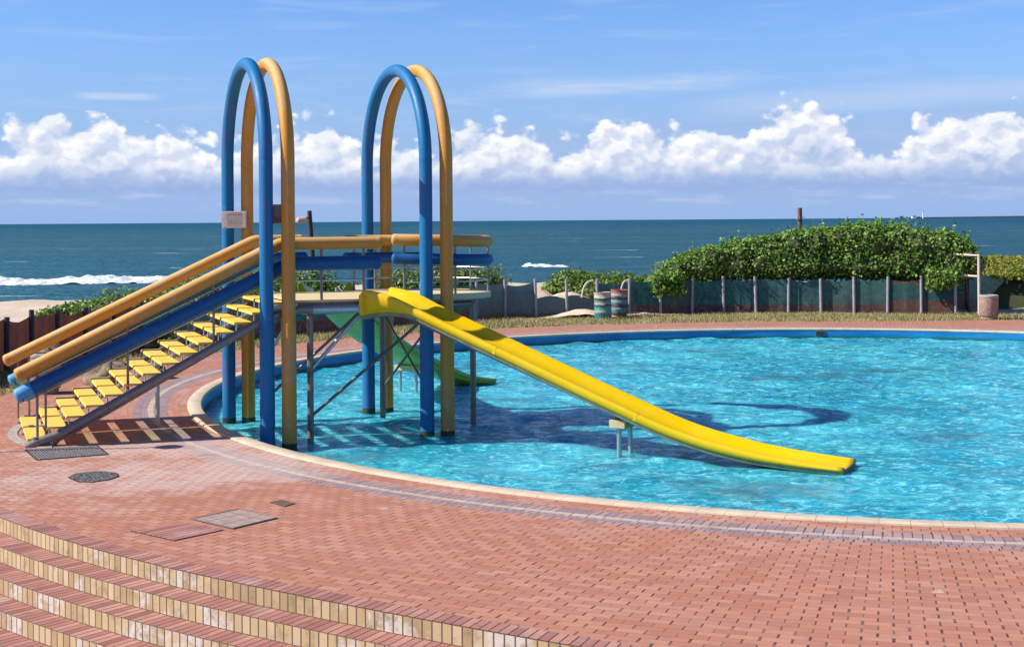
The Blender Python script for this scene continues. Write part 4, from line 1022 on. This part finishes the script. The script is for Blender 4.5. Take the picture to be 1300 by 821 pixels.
tab = [(-1000, 85), (-650, 102), (-620, 100), (-590, 112), (-560, 122), (-535, 112), (-505, 122), (-460, 104), (-420, 108), (-385, 96), (-350, 86), (-300, 92), (-262, 122), (-235, 116), (-205, 92), (-170, 84), (-130, 84), (-90, 96), (-60, 108), (-30, 120), (5, 112), (40, 106), (80, 98), (120, 110), (170, 112), (215, 112), (250, 96), (285, 102), (320, 118), (365, 130), (405, 122), (430, 92), (455, 80), (485, 88), (520, 118), (560, 122), (600, 112), (650, 114), (1000, 100)]
def density(dx, dy):
    x = g.m('ADD', azd, dx); y = g.m('ADD', eld, dy); v = g.comb(x, g.m('MULTIPLY', y, 1.25))
    n1 = g.noise(v, 1/70., 2, .5); n2 = g.noise(v, 1/26., 7, .56, .3); vv = g.vm('ADD', v, g.scale(g.noise(v, 1/16., 3, .5, out='Color'), (14, 14, 14)))
    bil = g.vor(vv, 1/30., 'SMOOTH_F1', smooth=.35); bil2 = g.vor(vv, 1/12., 'SMOOTH_F1', smooth=.3)
    top = env(tab)
    a = g.m('SUBTRACT', g.m('ADD', top, 13.), y)
    a = g.m('ADD', a, g.m('MULTIPLY', g.m('SUBTRACT', n1, .5), 78.))
    a = g.m('ADD', a, g.m('MULTIPLY', g.m('SUBTRACT', n2, .5), 52.))
    a = g.m('SUBTRACT', a, g.m('MULTIPLY', g.m('SUBTRACT', bil, .38), 46.))
    a = g.m('SUBTRACT', a, g.m('MULTIPLY', g.m('SUBTRACT', bil2, .38), 15.))
    return a, bil, n2
d0, bil0, n20 = density(0., 0.)
d1, _, _ = density(-7., 9.)
alpha = g.m('MULTIPLY', g.ss(d0, -5., 11.), g.ss(g.m('ADD', eld, g.m('MULTIPLY', g.m('SUBTRACT', n20, .5), 36.)), 38., 60.))
lit = g.ss(g.m('SUBTRACT', d0, d1), -8., 26.)                             # sun side of each billow
depth_ = g.ss(g.m('ADD', d0, g.m('MULTIPLY', g.m('SUBTRACT', n20, .5), 60.)), 10., 92.)                                                # towards the base of the bank
low_ = g.ss(eld, 44., 74.)
br_ = g.m('MULTIPLY', g.m('ADD', g.m('MULTIPLY', lit, .62), g.m('MULTIPLY', g.m('SUBTRACT', 1., depth_), .48), clamp=True), g.m('MULTIPLY_ADD', low_, .75, .25))
ccol = g.mix(br_, (2.85, 3.7, 5.75), (7.5, 7.5, 7.6))
holes = g.ss(g.noise(g.comb(azd, g.m('MULTIPLY', eld, 1.5)), 1/55., 5, .55), .62, .48)
alpha = g.m('MULTIPLY', alpha, g.m('MAXIMUM', holes, .8))
# soft veils
vs = g.comb(g.m('MULTIPLY', azd, .30), g.m('MULTIPLY', eld, 1.9))
veil = g.ss(g.noise(vs, 1/42., 6, .6, .4), .46, .78)
veil_low = g.m('MULTIPLY', veil, g.m('MULTIPLY', g.ss(eld, 20., 110.), g.ss(eld, 215., 130.)))
right = g.ss(azd, -500., 350., .6, 1.)
vs2 = g.comb(g.m('MULTIPLY', azd, .16), g.m('MULTIPLY', eld, 1.5)); streak = g.ss(g.noise(vs2, 1/30., 5, .55, .2), .50, .72)
band1 = g.m('MULTIPLY', g.ss(g.m('ABSOLUTE', g.m('SUBTRACT', eld, g.m('MULTIPLY_ADD', azd, .02, 166.))), 16., 3.), g.m('MULTIPLY', g.ss(azd, -60., 60.), g.ss(azd, 330., 240.)))
band2 = g.m('MULTIPLY', g.ss(g.m('ABSOLUTE', g.m('SUBTRACT', eld, 154.)), 7., 1.), g.m('MULTIPLY', g.ss(azd, -550., -510.), g.ss(azd, -420., -470.)))
base_band = g.m('MULTIPLY', g.ss(eld, 0., 20.), g.ss(eld, 75., 35.))
band3 = g.m('MULTIPLY', g.ss(g.m('ABSOLUTE', g.m('SUBTRACT', eld, g.m('MULTIPLY_ADD', azd, .035, 130.))), 22., 2.), g.ss(azd, 180., 330.))
veilr = g.m('MULTIPLY', g.ss(g.m('ADD', g.m('SUBTRACT', g.m('MULTIPLY_ADD', azd, .03, 118.), eld), g.m('MULTIPLY', g.m('SUBTRACT', g.noise(g.comb(g.m('MULTIPLY', azd, .3), eld), 1/30., 5, .6), .5), 40.)), -6., 10.), g.m('MULTIPLY', g.ss(azd, -120., 60.), g.ss(eld, 18., 40.)))
strips = g.m('MULTIPLY', g.ss(g.noise(g.comb(g.m('MULTIPLY', azd, .22), g.m('MULTIPLY', eld, 1.6)), 1/24., 6, .6), .48, .64), g.m('MULTIPLY', g.ss(eld, 12., 26.), g.ss(eld, 56., 38.)))
dark_ = g.m('MULTIPLY', g.ss(g.m('ABSOLUTE', g.m('SUBTRACT', g.m('ADD', eld, g.m('MULTIPLY', g.m('SUBTRACT', n20, .5), 26.)), 46.)), 16., 3.), .55)
# clear sky colour: physical sky, plus horizon air
skyc = g.mix(1., sky.outputs[0], (.57, .79, 1.25), 'MULTIPLY')
skyc = g.mix(g.ss(eld, 260., 15., 0., .92), skyc, (2.35, 3.65, 6.2))
top_e = env(tab)
softb = g.m('MULTIPLY', g.ss(g.m('ADD', g.m('SUBTRACT', top_e, eld), g.m('MULTIPLY', g.m('SUBTRACT', g.noise(g.comb(g.m('MULTIPLY', azd, .4), eld), 1/45., 5, .6), .5), 90.)), -22., 40.), g.ss(eld, 26., 50.))
skyc = g.mix(g.m('MULTIPLY', softb, .9), skyc, (3.1, 4.1, 6.25))
c = g.mix(g.m('MULTIPLY', g.m('MULTIPLY', veil_low, right), .95), skyc, (3.5, 4.5, 6.6))
c = g.mix(g.m('MULTIPLY', g.m('MULTIPLY', streak, g.m('MULTIPLY', g.ss(eld, 120., 190.), g.ss(eld, 600., 250.))), .28), c, (3.4, 4.7, 6.9))
c = g.mix(g.m('MULTIPLY', g.m('MAXIMUM', g.m('MULTIPLY', band1, g.ss(streak, -.6, .6)), band2), .75), c, (4.2, 5.1, 6.8))
c = g.mix(g.m('MULTIPLY', band3, .5), c, (4.1, 4.9, 6.6))
c = g.mix(g.m('MULTIPLY', veilr, .55), c, (2.7, 3.75, 6.0))
c = g.mix(g.m('MULTIPLY', base_band, .75), c, (2.55, 3.6, 5.9))
c = g.mix(g.m('MULTIPLY', strips, .5), c, (3.9, 4.7, 6.5))
c = g.mix(dark_, c, (2.15, 3.15, 5.5))
c = g.mix(g.m('MULTIPLY', alpha, .96), c, ccol)
c = g.mix(g.ss(el, .26, .75), c, g.mix(1., c, (.40, .43, .50), 'MULTIPLY'))      # deeper blue towards the zenith
bg = g.new('ShaderNodeBackground'); g.put(bg.inputs[0], c); bg.inputs[1].default_value = .1
out = g.new('ShaderNodeOutputWorld'); g.l.new(bg.outputs[0], out.inputs[0])

sl = bpy.data.lights.new('sun', 'SUN'); sl.energy = 5.0; sl.angle = R(.5); sl.color = (1., .955, .88)
so = bpy.data.objects.new('sun', sl); COL.objects.link(so)
dirn = Vector((math.cos(SUN_AZ)*math.cos(SUN_EL), math.sin(SUN_AZ)*math.cos(SUN_EL), -math.sin(SUN_EL)))
so.rotation_euler = dirn.to_track_quat('-Z', 'Y').to_euler(); so.location = (-20, 15, 20)

# ------------------------------------------------------------------ camera
cd = bpy.data.cameras.new('camera'); co = bpy.data.objects.new('camera', cd); COL.objects.link(co)
cd.sensor_width = 36; cd.lens = 36*1800/1300; cd.shift_y = -(410.5-279.3)/1300; cd.clip_end = 40000; cd.clip_start = .1
co.matrix_world = Matrix.Translation((0, 0, 3.3)) @ Matrix.Rotation(PI/2, 4, 'X') @ Matrix.Rotation(R(-.4), 4, 'Z')
S.camera = co
S.render.resolution_x = 1024; S.render.resolution_y = 646
S.view_settings.view_transform = 'Standard'; S.view_settings.look = 'None'; S.view_settings.exposure = .45; S.view_settings.gamma = 1
